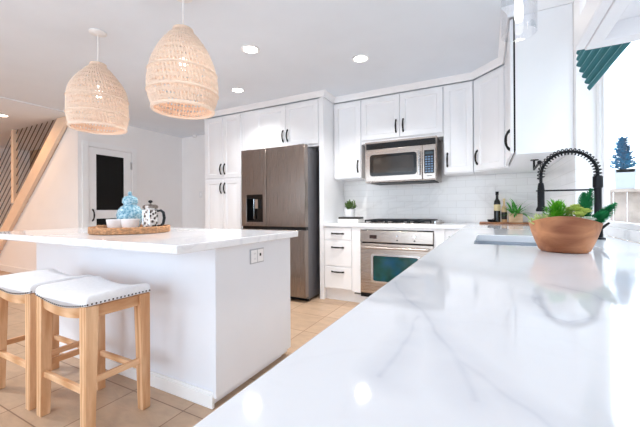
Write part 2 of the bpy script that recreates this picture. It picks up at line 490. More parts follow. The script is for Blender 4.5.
# door and its casing
w = MB(); w.box(-5.279, -5.262, 2.605, 2.69, 0, 2.11); w.box(-5.279, -5.262, 3.355, 3.435, 0, 2.11); w.box(-5.279, -5.262, 2.69, 3.355, 2.037, 2.11)
struct('trim_1', w, 'trim', bv=0.003)
dm = MB()
fx0, fx1 = -5.315, -5.275
for a, b, c, d in ((2.696, 2.80, 0.01, 2.03), (3.225, 3.349, 0.01, 2.03), (2.80, 3.225, 1.935, 2.03), (2.80, 3.225, 0.955, 1.085), (2.80, 3.225, 0.01, 0.22)):
    dm.box(fx0, fx1, a, b, c, d)
door = struct('door_1', dm, 'trim')
struct('door_panel', MB().box(-5.302, -5.288, 2.80, 3.225, 1.085, 1.935), 'blackpanel', door)
struct('door_panel', MB().box(-5.302, -5.288, 2.80, 3.225, 0.22, 0.955), 'blackpanel', door)
h = MB(axes(-5.274, 2.745, 1.01, (0, 1))); h.pull((0, 0, 0), (0, 0, 1), 0.17, 0.045, 0.009)
struct('door_handle', h, 'bronze', door)
for z in (1.815, 0.3):
    struct('hinge', MB().box(-5.276, -5.258, 3.326, 3.352, z - 0.06, z + 0.06), 'bronze' if False else 'chrome', door)
# unseen patio opening behind the viewer, added to let daylight in
w = MB()
for a, b in ((-4.65, -4.59), (-2.36, -2.29), (-0.06, 0.0)): w.box(a, b, -3.08, -3.02, 0, 2.34)
w.box(-4.59, -0.06, -3.08, -3.02, 2.28, 2.34); w.box(-4.59, -0.06, -3.08, -3.02, 0.0, 0.05)
win2 = struct('window_2', w, 'trim')
struct('window_pane', MB().box(-4.59, -2.36, -3.055, -3.045, 0.05, 2.28), 'glass', win2)
struct('window_pane', MB().box(-2.29, -0.06, -3.055, -3.045, 0.05, 2.28), 'glass', win2)
# kitchen window
w = MB(); fa, fb = 0.60, 0.648
w.box(fa, fb, y0 + 0.002, y0 + 0.05, 0.916, zt - 0.002); w.box(fa, fb, y1 - 0.06, y1 - 0.002, 0.916, zt - 0.002)
w.box(fa, fb, y0 + 0.05, y1 - 0.06, zt - 0.055, zt - 0.002); w.box(fa, fb, y0 + 0.05, y1 - 0.06, 0.916, 0.968)
win1 = struct('window_1', w, 'trim', bv=0.003)
w = MB()
w.box(fa + 0.012, fb - 0.008, y0 + 0.05, y0 + 0.075, 0.968, zt - 0.055); w.box(fa + 0.012, fb - 0.008, y1 - 0.092, y1 - 0.06, 0.968, zt - 0.055)
w.box(fa + 0.012, fb - 0.008, y0 + 0.075, y1 - 0.092, zt - 0.085, zt - 0.055); w.box(fa + 0.012, fb - 0.008, y0 + 0.075, y1 - 0.092, 0.968, 0.998)
struct('window_sash', w, 'trim', win1, bv=0.003)
struct('window_pane', MB().box(0.622, 0.628, y0 + 0.075, y1 - 0.092, 0.998, zt - 0.085), 'glass', win1)
# backsplash
struct('trim_2', MB().box(-1.742, 0.494, YB - 0.006, YB - 0.0005, 0.915, 1.449), 'sub')
struct('trim_3', MB().box(WX - 0.006, WX - 0.0005, 2.59, YB - 0.007, 0.915, 1.449), 'suby')
# crown moulding
def crown(path, name):
    """path runs with the cabinets on its left-hand side; mould grows outwards and up"""
    prof = [(0.0, 0.0), (0.012, 0.0), (0.014, 0.012), (0.03, 0.034), (0.048, 0.05), (0.052, 0.058), (0.052, 0.062), (0.0, 0.062)]
    pts = [Vector(p) for p in path]; rings = []
    for i, p in enumerate(pts):
        d0 = (pts[i] - pts[i - 1]).normalized() if i else None; d1 = (pts[i + 1] - pts[i]).normalized() if i < len(pts) - 1 else None
        n0 = Vector((d0.y, -d0.x)) if d0 else None; n1 = Vector((d1.y, -d1.x)) if d1 else None
        n = n0 if n1 is None else n1 if n0 is None else (n0 + n1)
        if n0 and n1: n = n / (1 + n0.dot(n1))
        rings.append([(p.x + n.x * a, p.y + n.y * a, 2.4175 + b) for a, b in prof])
    struct(name, MB().loft(rings), 'cab')
crown([(-3.722, 4.05), (-3.722, 3.449), (-1.742, 3.449), (-1.742, 3.739), (-0.135, 3.739), (0.139, 3.465), (0.139, 2.651), (0.499, 2.651)], 'trim_4')

# ------------------------------------------------------------------ cabinets
def pull_part(door, xf, p, along, length=0.14):
    part('handle', MB(xf).pull(p, along, length), 'bronze', door)


def wall_cab(name, label, x0, x1, yf, z0, z1, doors, group=None, yback=YB - 0.008, body_x=None, zdoor=None):
    t = thing(name, label, 'cabinet', ((x0 + x1) / 2, yback, z0), group=group)
    a, b = body_x or (x0, x1)
    part('cabinet_body', MB().box(a + 0.0008, b - 0.0008, yf + 0.021, yback, z0, z1), 'cab', t, bv=0.002)
    for (dx0, dx1, dz0, dz1, hp) in doors:
        xf = axes(0, yf, 0, (1, 0))
        d = part('door', MB(xf).panel(dx0, dx1, dz0, dz1), 'cab', t, ang=20)
        if hp: pull_part(d, xf, (hp[0], 0, hp[1]), (0, 0, 1))
    return t


UT = 2.418
# pantry
wall_cab('pantry_cabinet', 'tall white pantry cabinet with four panelled doors left of the refrigerator', -3.72, -2.985, 3.45, 0.0, UT,
         [(-3.68, -3.345, 1.53, 2.395, (-3.375, 1.655)), (-3.338, -3.02, 1.53, 2.395, (-3.305, 1.655)),
          (-3.68, -3.345, 0.12, 1.508, (-3.375, 1.385)), (-3.338, -3.02, 0.12, 1.508, (-3.305, 1.385))])
# above the refrigerator, with its tall gable
t = wall_cab('fridge_cabinet', 'white double door cabinet above the refrigerator, joined to a tall side panel', -2.983, -1.80, 3.45, 1.845, UT,
             [(-2.765, -2.285, 1.875, 2.395, (-2.315, 2.01)), (-2.278, -1.815, 1.875, 2.395, (-2.248, 2.01))])
part('side_panel', MB().box(-1.80, -1.744, 3.452, YB - 0.008, 0.0, UT), 'cab', t, bv=0.002)
part('side_panel', MB().box(-2.983, -2.82, 3.47, 3.60, 0.0, 1.845), 'cab', t, bv=0.002)
# wall cabinets over the range run
UB = 1.452
wall_cab('wall_cabinet', 'narrow white one door wall cabinet between refrigerator panel and microwave', -1.743, -1.375, 3.74, UB, UT,
         [(-1.735, -1.382, UB + 0.012, 2.40, (-1.415, 1.60))])
wall_cab('wall_cabinet', 'white two door wall cabinet directly above the microwave', -1.375, -0.43, 3.74, 1.865, UT,
         [(-1.368, -0.906, 1.905, 2.40, (-0.945, 2.035)), (-0.899, -0.437, 1.905, 2.40, (-0.862, 2.035))])
wall_cab('wall_cabinet', 'narrow white one door wall cabinet right of the microwave', -0.43, -0.136, 3.74, UB, UT,
         [(-0.422, -0.142, UB + 0.012, 2.40, (-0.39, 1.60))])
# diagonal corner cabinet
t = thing('corner_cabinet', 'white diagonal corner wall cabinet with one panelled door', 'cabinet', (0.25, 3.85, UB))
part('cabinet_body', MB().prism([(-0.132, 3.762), (0.160, 3.470), (WX - 0.0015, 3.470), (WX - 0.0015, YB - 0.008), (-0.132, YB - 0.008)], UB, UT, 'xy'), 'cab', t, bv=0.002)
xf = axes(-0.133, 3.742, 0, (1, -1)); L = math.hypot(0.272, 0.272)
d = part('door', MB(xf).panel(0.022, L - 0.012, UB + 0.012, 2.40), 'cab', t, ang=20)
pull_part(d, xf, (0.05, 0, 1.60), (0, 0, 1))
# window-side cabinet, seen end on
t = thing('wall_cabinet', 'white wall cabinet beside the window, seen from its blank end', 'cabinet', (0.33, 3.05, UB))
part('cabinet_body', MB().box(0.172, WX - 0.0015, 2.652, 3.468, UB, UT), 'cab', t, bv=0.002)
part('door_gap_shade', MB().box(0.1612, 0.1718, 2.6528, 3.466, UB + 0.03, UT - 0.002), 'gap', t, label='dark strip added as shade in the gap behind the cabinet door')  # near-black strip stands in for the shade in the door gap
for a, b, hy in ((2.654, 3.462, 2.70),):
    xf = axes(0.141, 0, 0, (0, -1))
    d = part('door', MB(xf).panel(-b, -a, UB + 0.012, 2.405), 'cab', t, ang=20)
    pull_part(d, xf, (-hy, 0, 1.565), (0, 0, 1))
# near cabinet on the other side of the window
t = thing('wall_cabinet', 'white wall cabinet overhead at the upper right edge, its underside showing', 'cabinet', (0.35, 0.5, 1.45))
b = MB(); b.box(0.207, WX - 0.004, 0.945, 0.985, 1.452, UT); b.box(0.207, WX - 0.004, 0.0, 0.022, 1.452, UT); b.box(0.207, 0.235, 0.022, 0.945, 1.452, UT)
b.box(0.235, WX - 0.004, 0.022, 0.945, 1.49, UT); b.box(WX - 0.03, WX - 0.004, 0.022, 0.945, 1.452, 1.49)
part('cabinet_body', b, 'cab', t, bv=0.002)
for a, b in ((0.49, 0.982), (0.004, 0.484)):
    xf = axes(0.186, 0, 0, (0, -1))
    d = part('door', MB(xf).panel(-b, -a, 1.455, 2.405), 'cab', t, ang=20)
    pull_part(d, xf, (-(a + 0.04 if a > .1 else b - .04), 0, 1.6), (0, 0, 1))

# base cabinets on the range wall
def slab(xf, x0, x1, z0, z1): return MB(xf).box(x0, x1, 0, 0.02, z0, z1)
YF = 3.452; BT = 0.873
t = thing('drawer_cabinet', 'white base cabinet with three drawers between refrigerator and oven', 'cabinet', (-1.56, YB, 0))
part('cabinet_body', MB().box(-1.743, -1.386, YF + 0.021, YB - 0.008, 0.13, BT), 'cab', t, bv=0.002)
part('toe_kick', MB().box(-1.743, -1.386, 3.515, 3.535, 0.0, 0.13), 'cab', t)
xf = axes(0, YF, 0, (1, 0))
for a, b in ((0.722, 0.862), (0.413, 0.708), (0.150, 0.400)):
    d = part('drawer', MB(xf).box(-1.738, -1.392, 0, 0.02, a, b), 'cab', t, bv=0.003)
    pull_part(d, xf, (-1.565, 0, (a + b) / 2 + (0.02 if b < .72 else 0) + (0.05 if b < .72 else 0)), (1, 0, 0), 0.15)
t = thing('oven_cabinet', 'white base cabinet framing the built in oven below the cooktop', 'cabinet', (-0.886, YB, 0))
b = MB(); b.box(-1.385, -1.279, YF, YB - 0.008, 0.13, BT); b.box(-0.493, -0.391, YF, YB - 0.008, 0.13, BT); b.box(-1.279, -0.493, YF, YB - 0.008, 0.848, BT)
b.box(-1.279, -0.493, 4.04, YB - 0.008, 0.10, 0.848)
part('cabinet_body', b, 'cab', t, bv=0.002)
part('toe_kick', MB().box(-1.385, -0.391, 3.515, 3.535, 0.0, 0.098), 'cab', t)
t = thing('base_cabinet', 'white base cabinet at the corner right of the oven, mostly behind the near counter', 'cabinet', (-0.28, YB, 0))
part('cabinet_body', MB().box(-0.390, -0.17, YF + 0.021, YB - 0.008, 0.13, BT), 'cab', t, bv=0.002)
part('toe_kick', MB().box(-0.390, -0.17, 3.515, 3.535, 0, 0.13), 'cab', t)
d = part('drawer', MB(xf).box(-0.372, -0.178, 0, 0.02, 0.722, 0.862), 'cab', t, bv=0.003)
pull_part(d, xf, (-0.295, 0, 0.79), (1, 0, 0), 0.10)
d = part('door', MB(xf).panel(-0.372, -0.178, 0.145, 0.708, fr=0.045), 'cab', t, ang=20)
pull_part(d, xf, (-0.35, 0, 0.62), (0, 0, 1))
# base cabinets below the long sink counter
def side_base(label, ya, yb, ndoor):
    t = thing('base_cabinet', label, 'cabinet', (0.15, (ya + yb) / 2, 0))
    b = MB(); b.box(-0.15, -0.13, ya + 0.001, yb - 0.001, 0.1, BT); b.box(-0.13, WX - 0.004, ya + 0.001, ya + 0.02, 0.1, BT); b.box(-0.13, WX - 0.004, yb - 0.02, yb - 0.001, 0.1, BT)
    b.box(-0.13, WX - 0.004, ya + 0.02, yb - 0.02, 0.1, 0.12)
    part('cabinet_body', b, 'cab', t)
    part('toe_kick', MB().box(-0.10, -0.08, ya + 0.001, yb - 0.001, 0, 0.1), 'cab', t)
    xf = axes(-0.171, 0, 0, (0, -1)); wd = (yb - ya) / ndoor
    for i in range(ndoor):
        a = ya + i * wd + 0.004
        d = part('door', MB(xf).panel(-(a + wd - 0.008), -a, 0.125, 0.86), 'cab', t, ang=20)
        pull_part(d, xf, (-(a + 0.05), 0, 0.75), (0, 0, 1))
side_base('white base cabinet under the near end of the long counter', -0.95, 0.60, 3)
side_base('white base cabinet under the counter in front of the sink', 0.60, 1.52, 2)
side_base('white sink base cabinet under the sink', 1.52, 2.36, 2)
side_base('white base cabinet under the counter beyond the sink', 2.36, 3.42, 2)

# ------------------------------------------------------------------ worktops
def worktop(xs, ys, inside, z0, z1):
    mb = MB(); nx, ny = len(xs), len(ys); used = {}
    def vid(i, j, k):
        if (i, j, k) not in used: used[(i, j, k)] = len(mb.v); mb.v.append(Vector((xs[i], ys[j], z1 if k else z0)))
        return used[(i, j, k)]
    ok = lambda i, j: 0 <= i < nx - 1 and 0 <= j < ny - 1 and inside((xs[i] + xs[i + 1]) / 2, (ys[j] + ys[j + 1]) / 2)
    for i in range(nx - 1):
        for j in range(ny - 1):
            if not ok(i, j): continue
            mb.f.append((vid(i, j, 1), vid(i + 1, j, 1), vid(i + 1, j + 1, 1), vid(i, j + 1, 1)))
            mb.f.append((vid(i, j, 0), vid(i, j + 1, 0), vid(i + 1, j + 1, 0), vid(i + 1, j, 0)))
            for (di, dj, a, b) in ((-1, 0, (i, j + 1), (i, j)), (1, 0, (i + 1, j), (i + 1, j + 1)), (0, -1, (i, j), (i + 1, j)), (0, 1, (i + 1, j + 1), (i, j + 1))):
                if not ok(i + di, j + dj): mb.f.append((vid(*a, 0), vid(*b, 0), vid(*b, 1), vid(*a, 1)))
    return mb
SX0, SX1, SY0, SY1 = -0.06, 0.40, 1.63, 2.22
def L_in(x, y):
    if SX0 < x < SX1 and SY0 < y < SY1: return False
    if x > 0.497: return y0 + 0.003 < y < y1 - 0.003
    if y > 3.432: return True
    return x > -0.198
mb = worktop([-1.742, -0.198, SX0, SX1, 0.497, 0.598], [-1.0, y0 + 0.003, SY0, SY1, y1 - 0.003, 3.432, YB - 0.007], L_in, 0.874, 0.914)
single('countertop', mb, 'quartz', 'white quartz worktop with soft grey veins running past the sink to the cooktop', 'countertop', (0, 0, 0.874), bv=0.003)
mb = MB().box(-3.45, -1.262, 1.01, 2.075, 0.872, 0.914)
single('countertop', mb, 'quartzi', 'white quartz worktop on the kitchen island, overhanging above the stools', 'countertop', (-2.35, 1.55, 0.872), bv=0.004)

# island
t = thing('kitchen_island', 'white panelled kitchen island cabinet standing on the tile floor', 'island', (-2.31, 1.66, 0))
part('body', MB().box(-3.32, -1.335, 1.297, 2.028, 0.02, 0.871), 'isl', t, bv=0.002)
part('end_panel', MB().box(-1.334, -1.308, 1.290, 2.034, 0.055, 0.871), 'isl', t, bv=0.002)
b = MB(); b.box(-3.332, -1.325, 1.278, 1.296, 0.0, 0.07); b.box(-3.332, -1.325, 1.284, 1.296, 0.07, 0.085)
part('baseboard', b, 'trim', t, bv=0.003)
part('toe_kick', MB().box(-1.40, -1.355, 1.30, 1.98, 0.0, 0.0195), 'isl', t)
o = part('outlet_plate', MB(axes(-1.3075, 0, 0, (0, 1))).box(1.572, 1.708, -0.006, -0.0003, 0.738, 0.830), 'plate', t, bv=0.002)
xf = axes(-1.3012, 0, 0, (0, 1))
part('receptacle', MB(xf).box(1.579, 1.637, -0.002, -0.0002, 0.745, 0.823), 'cab', o, bv=0.002)
part('switch', MB(xf).box(1.643, 1.701, -0.002, -0.0002, 0.745, 0.823), 'cab', o, bv=0.002)
for z in (0.768, 0.80):
    for q in (1.606, 1.620): part('slot', MB(xf).box(q - 0.0015, q + 0.0015, -0.0026, -0.0021, z - 0.005, z + 0.005), 'plate', o)
part('socket_hole', MB(xf).box(1.660, 1.676, -0.0026, -0.0021, 0.780, 0.798), 'black', o)

# ------------------------------------------------------------------ stools
def make_stool(label, loc):
    t = thing('counter_stool', label, 'stool', loc, group=None)
    LX, LY = 0.242, 0.160      # half sizes of the seat
    def top(x): return 0.655 + 0.030 * (abs(x) / LX) ** 1.8
    def bot(x): return top(x) - 0.052 + 0.012 * (1 - (x / LX) ** 2) * 0
    # cushion
    nx, ny = 24, 12; rings = []
    prof = [(-0.0, 0.0), (0.0, 0.55), (0.06, 0.86), (0.2, 0.97), (0.45, 1.0)]
    mb = MB(); grid = []
    ys = [-1, -1, -0.985, -0.93, -0.8, -0.45, 0, 0.45, 0.8, 0.93, 0.985, 1, 1]; hs = [0, 0.55, 0.78, 0.93, 1.0, 1.04, 1.05, 1.04, 1.0, 0.93, 0.78, 0.55, 0]
    xsn = [-1, -1, -0.99, -0.965, -0.9, -0.75, -0.5, -0.25, 0, 0.25, 0.5, 0.75, 0.9, 0.965, 0.99, 1, 1]; hx = [0, 0.55, 0.78, 0.93, 1, 1, 1, 1, 1, 1, 1, 1, 1, 0.93, 0.78, 0.55, 0]
    for xn, h1 in zip(xsn, hx):
        row = []
        for yn, h2 in zip(ys, hs):
            x = xn * LX; y = yn * LY; h = h1 * h2 if (h1 > 0 and h2 > 0) else 0
            row.append((x, y, bot(x) + (top(x) - bot(x)) * h))
        grid.append(row)
    mb.loft(grid, False, False, closed=False)
    n = len(ys); mb.f.append(tuple(i * n for i in range(len(xsn)))); mb.f.append(tuple(i * n + n - 1 for i in range(len(xsn) - 1, -1, -1)))
    part('seat_cushion', mb, 'fabric', t, local=True, ang=60)
    # nail trim
    nb = MB(); sp = 0.0195
    def nail(x, y, nxv, nyv):
        c = Vector((x + nxv * 0.0005, y + nyv * 0.0005, bot(x) + 0.007)); u = Vector((nxv, nyv, 0)); v = Vector((-nyv, nxv, 0)); r = 0.0046
        rg = [[c + (v * math.cos(2 * PI * j / 8) + Vector((0, 0, 1)) * math.sin(2 * PI * j / 8)) * r * q + u * d for j in range(8)] for q, d in ((1, 0), (0.75, 0.0025), (0.2, 0.004))]
        nb.loft(rg, False, True)
    k = int(2 * LX / sp)
    for i in range(k + 1):
        x = -LX + 0.006 + (2 * LX - 0.012) * i / k
        nail(x, -LY, 0, -1); nail(x, LY, 0, 1)
    k = int(2 * LY / sp)
    for i in range(k + 1):
        y = -LY + 0.006 + (2 * LY - 0.012) * i / k
        nail(LX, y, 1, 0); nail(-LX, y, -1, 0)
    part('nailhead_trim', nb, 'nail', t, local=True, kind='stuff', label='row of dark nail heads along the cushion edge')
    # legs
    for sx in (-1, 1):
        for sy in (-1, 1):
            a = Vector((sx * 0.210, sy * 0.131, bot(sx * 0.210) + 0.002)); b = Vector((sx * 0.211, sy * 0.140, 0.0)); lb = MB(); rg = []
            for f in (0, 0.15, 0.6, 1.0):
                c = b.lerp(a, f); hw = 0.0225 + 0.0065 * f
                if f == 0: hw = 0.0225
                rg.append([(c.x + px * hw, c.y + py * hw, c.z) for px, py in ((-1, -1), (1, -1), (1, 1), (-1, 1))])
            part('leg', lb.loft(rg), 'stool', t, local=True, bv=0.003)
    # aprons (long ones curved below)
    for sy in (-1, 1):
        rb = []
        for i in range(13):
            x = -0.181 + 0.362 * i / 12; zt_ = bot(x) - 0.001; zb_ = zt_ - 0.05
            ya, yb = sy * 0.140 - 0.010, sy * 0.140 + 0.010
            rb.append([(x, ya, zb_), (x, yb, zb_), (x, yb, zt_), (x, ya, zt_)])
        part('apron', MB().loft(rb), 'stoolx', t, local=True)
    for sx in (-1, 1):
        q = sx * 0.218; z1_ = bot(0.205) - 0.001
        part('apron', MB().box(q - 0.010, q + 0.010, -0.102, 0.102, z1_ - 0.055, z1_), 'stooly', t, local=True, bv=0.002)
        q = sx * 0.211
        part('stretcher', MB().box(q - 0.010, q + 0.010, -0.112, 0.112, 0.252, 0.282), 'stooly', t, local=True, bv=0.002)
    for sy in (-1, 1):
        q = sy * 0.138
        part('stretcher', MB().box(-0.186, 0.186, q - 0.010, q + 0.010, 0.205, 0.235), 'stoolx', t, local=True, bv=0.002)
    return t
st = make_stool('wooden saddle stool with white cushion, nearer the island end with the outlet', (-1.885, 0.985, 0))
st['group'] = 'saddle stools at the island'
s2 = copy_tree(st); s2.location = (-2.428, 0.985, 0); s2['label'] = 'wooden saddle stool with white cushion at the left edge, partly behind the other stool'

# ------------------------------------------------------------------ refrigerator
t = thing('refrigerator', 'stainless steel four door refrigerator with water dispenser', 'refrigerator', (-2.32, 3.6, 0))
part('body', MB().box(-2.785, -1.862, 3.285, 4.02, 0.03, 1.80), 'fridgeside', t, label='grey side body', bv=0.004)
dx0, dsp, dx1, dzz = -2.79, -2.40, -1.857, (-2.705, -2.457, 0.925, 1.262)
def fdoor(x0, x1, z0, z1, hole=None):
    mb = MB(); ya, yb = 3.20, 3.28
    if hole is None: return mb.box(x0, x1, ya, yb, z0, z1)
    m = worktop([x0, hole[0], hole[1], x1], [z0, hole[2], hole[3], z1], lambda x, y: not (hole[0] < x < hole[1] and hole[2] < y < hole[3]), 0, 0.08)
    m.v = [Vector((v.x, ya + v.z, v.y)) for v in m.v]; return m
dl = part('door', fdoor(dx0, dsp - 0.003, 0.872, 1.825, dzz), 'steelv', t, bv=0.006, label='upper left door holding the dispenser')
part('door', fdoor(dsp + 0.003, dx1, 0.872, 1.825), 'steelv', t, bv=0.006)
part('door', fdoor(dx0, dsp - 0.003, 0.06, 0.835), 'steelv', t, bv=0.006)
part('door', fdoor(dsp + 0.003, dx1, 0.06, 0.835), 'steelv', t, bv=0.006)
part('grip_recess', MB().box(dx0 + 0.002, dx1 - 0.002, 3.225, 3.28, 0.8355, 0.8715), 'blackgloss', t, label='black horizontal grip gap')
a, b, c, d = dzz
dp = MB(); dp.box(a, b, 3.265, 3.279, c, d); dp.box(a, a + 0.012, 3.198, 3.265, c, d); dp.box(b - 0.012, b, 3.198, 3.265, c, d); dp.box(a + 0.012, b - 0.012, 3.198, 3.265, c, c + 0.02); dp.box(a + 0.012, b - 0.012, 3.198, 3.265, d - 0.05, d)
dsp_ = part('dispenser', dp, 'blackgloss', dl, label='black ice and water dispenser')
pd = MB(); pd.box(-2.60, -2.555, 3.235, 3.263, 1.09, 1.205); pd.tube([(-2.62, 3.24, 1.21), (-2.62, 3.24, 0.96)], 0.006)
part('dispenser_lever', pd, 'chrome', t)
for x in (-2.70, -1.93): part('hinge_cover', MB().box(x - 0.04, x + 0.04, 3.24, 3.34, 1.801 if False else 1.8255, 1.838), 'fridgeside', t, bv=0.003)
for x in (-2.70, -1.93):
    part('foot', MB().lathe([(0.02, 0.0), (0.02, 0.03)], (x, 3.40, 0), 12), 'black', t)
part('base_grille', MB().box(-2.77, -1.87, 3.30, 3.32, 0.004, 0.029), 'black', t)

# ------------------------------------------------------------------ oven
ox0, ox1 = -1.2765, -0.4955
t = thing('wall_oven', 'stainless steel built in oven under the cooktop', 'oven', (-0.886, 3.7, 0.1))
part('body', MB().box(ox0 + 0.01, ox1 - 0.01, 3.47, 4.03, 0.11, 0.838), 'black', t)
cp = part('control_panel', MB().box(ox0, ox1, 3.425, 3.469, 0.712, 0.838), 'steel', t, bv=0.004)
part('display', MB().box(-1.165, -1.085, 3.4225, 3.4248, 0.752, 0.79), 'red', cp, label='small dark red clock display')
for x in (-0.86, -0.68):
    kb = MB(); kb.tube([(x, 3.4245, 0.785), (x, 3.409, 0.785)], [0.013, 0.011], 14)
    part('button', kb, 'chrome', cp)
    kb = MB(); kb.box(x - 0.008, x + 0.008, 3.4225, 3.4248, 0.735, 0.747); part('button', kb, 'black', cp)
mb = worktop([ox0, -1.14, -0.632, ox1], [0.145, 0.278, 0.575, 0.697], lambda x, y: not (-1.14 < x < -0.632 and 0.278 < y < 0.575), 0, 0.035)
mb.v = [Vector((v.x, 3.432 + v.z, v.y)) for v in mb.v]
d = part('door', mb, 'steel', t, bv=0.003)
fr = MB()
def rring(x0, x1, z0, z1, r, y, n=6):
    out = []
    for cx, cz, a0 in ((x1 - r, z1 - r, 0), (x0 + r, z1 - r, PI / 2), (x0 + r, z0 + r, PI), (x1 - r, z0 + r, 3 * PI / 2)):
        for i in range(n + 1): out.append((cx + r * math.cos(a0 + PI / 2 * i / n), y, cz + r * math.sin(a0 + PI / 2 * i / n)))
    return out
fr.loft([rring(-1.152, -0.620, 0.266, 0.587, 0.03, 3.4315), rring(-1.152, -0.620, 0.266, 0.587, 0.03, 3.427), rring(-1.128, -0.644, 0.288, 0.565, 0.022, 3.427), rring(-1.128, -0.644, 0.288, 0.565, 0.022, 3.436)], False, False)
part('window_frame', fr, 'chrome', d)
part('window', MB().box(-1.139, -0.633, 3.437, 3.444, 0.279, 0.574), 'oven', d, label='dark oven glass with teal reflections in its colour')
hb = MB(); hb.tube([(ox0 + 0.04, 3.385, 0.655), (ox1 - 0.04, 3.385, 0.655)], 0.012, 14)
for x in (ox0 + 0.07, ox1 - 0.07): hb.tube([(x, 3.385, 0.655), (x, 3.432, 0.655)], 0.008, 10)
part('handle', hb, 'steel', d)
part('vent_gap', MB().box(ox0, ox1, 3.44, 3.469, 0.1, 0.144), 'black', t)

# ------------------------------------------------------------------ microwave
mx0, mx1, my = -1.276, -0.492, 3.62
t = thing('microwave', 'stainless steel over the range microwave under the white cabinets', 'microwave', (-0.886, 3.85, 1.38))
part('body', MB().box(mx0 - 0.02, mx1 + 0.004, 3.665, YB - 0.01, 1.385, 1.862), 'steel', t, bv=0.003)
gr = MB(); gr.box(mx0 + 0.005, mx1 - 0.005, my + 0.012, 3.664, 1.768, 1.835)
for i in range(5): gr.box(mx0 + 0.01, mx1 - 0.01, my + 0.006, my + 0.012, 1.774 + i * 0.0125, 1.780 + i * 0.0125)
part('vent_grille', gr, 'blackgloss', t, label='black vent grille along the top')
d = part('door', MB().box(mx0, -0.632, my, 3.664, 1.392, 1.765), 'steel', t, bv=0.006)
part('window', MB().loft([rring(-1.212, -0.700, 1.462, 1.690, 0.03, my - 0.0005), rring(-1.212, -0.700, 1.462, 1.690, 0.03, my - 0.004), rring(-1.180, -0.730, 1.490, 1.664, 0.02, my - 0.004), rring(-1.180, -0.730, 1.490, 1.664, 0.02, my - 0.001)], False, True), 'mwglass', d, label='dark microwave window')
part('window_frame', MB().loft([rring(-1.222, -0.690, 1.452, 1.700, 0.036, my - 0.0002), rring(-1.222, -0.690, 1.452, 1.700, 0.036, my - 0.005), rring(-1.185, -0.725, 1.486, 1.668, 0.02, my - 0.005), rring(-1.185, -0.725, 1.486, 1.668, 0.02, my - 0.0008)], False, False), 'blackgloss', d)
hb = MB(); hb.tube([(-0.661, my - 0.03, 1.445), (-0.661, my - 0.034, 1.58), (-0.661, my - 0.03, 1.70)], 0.010, 12)
for z in (1.455, 1.69): hb.tube([(-0.661, my - 0.03, z), (-0.661, my, z)], 0.007, 8)
part('handle', hb, 'chrome', d)
cp = part('control_panel', MB().box(-0.630, mx1, my, 3.664, 1.392, 1.765), 'steel', t, bv=0.006)
kp = part('keypad', MB().box(-0.612, -0.508, my - 0.004, my - 0.0003, 1.455, 1.705), 'blackgloss', cp, label='black keypad with blue keys')
part('display', MB().box(-0.600, -0.520, my - 0.0055, my - 0.0042, 1.660, 1.690), 'lcd', kp)
kb = MB()
for i in range(7):
    for j in range(3): kb.box(-0.600 + j * 0.029, -0.579 + j * 0.029, my - 0.0055, my - 0.0042, 1.470 + i * 0.026, 1.484 + i * 0.026)
part('keys', kb, 'blue', kp, label='grid of blue grey keys')
part('badge', MB().box(-0.585, -0.535, my - 0.0015, my - 0.0002, 1.425, 1.432), 'black', cp)
part('filter_panel', MB().box(mx0 + 0.05, mx1 - 0.02, 3.68, 4.02, 1.377, 1.3845), 'black', t)

# ------------------------------------------------------------------ cooktop
t = thing('gas_cooktop', 'low black and steel gas cooktop set in the back counter', 'cooktop', (-0.886, 3.77, 0.9145))
part('tray', MB().box(-1.275, -0.46, 3.52, 4.03, 0.9145, 0.921), 'steel', t, bv=0.002)
for k, (gx0, gx1) in enumerate(((-1.26, -1.01), (-1.005, -0.765), (-0.76, -0.53))):
    g = MB(); z = 0.946
    for y in (3.54, 3.655, 3.775, 3.895, 4.01): g.box(gx0, gx1, y - 0.006, y + 0.006, z - 0.007, z + 0.007)
    for x in (gx0 + 0.006, (gx0 + gx1) / 2, gx1 - 0.006): g.box(x - 0.006, x + 0.006, 3.54, 4.01, z - 0.007, z + 0.007)
    for x in (gx0 + 0.006, gx1 - 0.006):
        for y in (3.54, 4.01): g.box(x - 0.006, x + 0.006, y - 0.006, y + 0.006, 0.9215, z)
    part('grate', g, 'black', t)
    for y in (3.66, 3.89):
        part('burner', MB().lathe([(0.045, 0.9215), (0.045, 0.929), (0.032, 0.932), (0.03, 0.937)], ((gx0 + gx1) / 2 - 0.055, y, 0), 20), 'black', t)
for i, y in enumerate((3.56, 3.66, 3.76, 3.86, 3.96)):
    part('knob', MB().lathe([(0.019, 0.9215), (0.017, 0.945), (0.012, 0.948)], (-0.493, y, 0), 16), 'chrome', t)

# ------------------------------------------------------------------ sink, faucet
t = thing('kitchen_sink', 'rectangular stainless undermount sink set in the long counter', 'sink', (0.17, 1.925, 0.66))
sk = MB(); a, b, c, d = SX0 - 0.008, SX1 + 0.008, SY0 - 0.008, SY1 + 0.008
rg = [[(a - 0.012, c - 0.012, 0.8735), (b + 0.012, c - 0.012, 0.8735), (b + 0.012, d + 0.012, 0.8735), (a - 0.012, d + 0.012, 0.8735)],
      [(a, c, 0.8735), (b, c, 0.8735), (b, d, 0.8735), (a, d, 0.8735)],
      [(a + 0.004, c + 0.004, 0.69), (b - 0.004, c + 0.004, 0.69), (b - 0.004, d - 0.004, 0.69), (a + 0.004, d - 0.004, 0.69)],
      [(a + 0.03, c + 0.03, 0.672), (b - 0.03, c + 0.03, 0.672), (b - 0.03, d - 0.03, 0.672), (a + 0.03, d - 0.03, 0.672)]]
part('basin', sk.loft(rg, False, True), 'sinksteel', t)
part('drain', MB().lathe([(0.045, 0.6725), (0.045, 0.675), (0.03, 0.6755)], (0.17, 1.93, 0), 20), 'chrome', t)
FX, FY = 0.498, 2.13
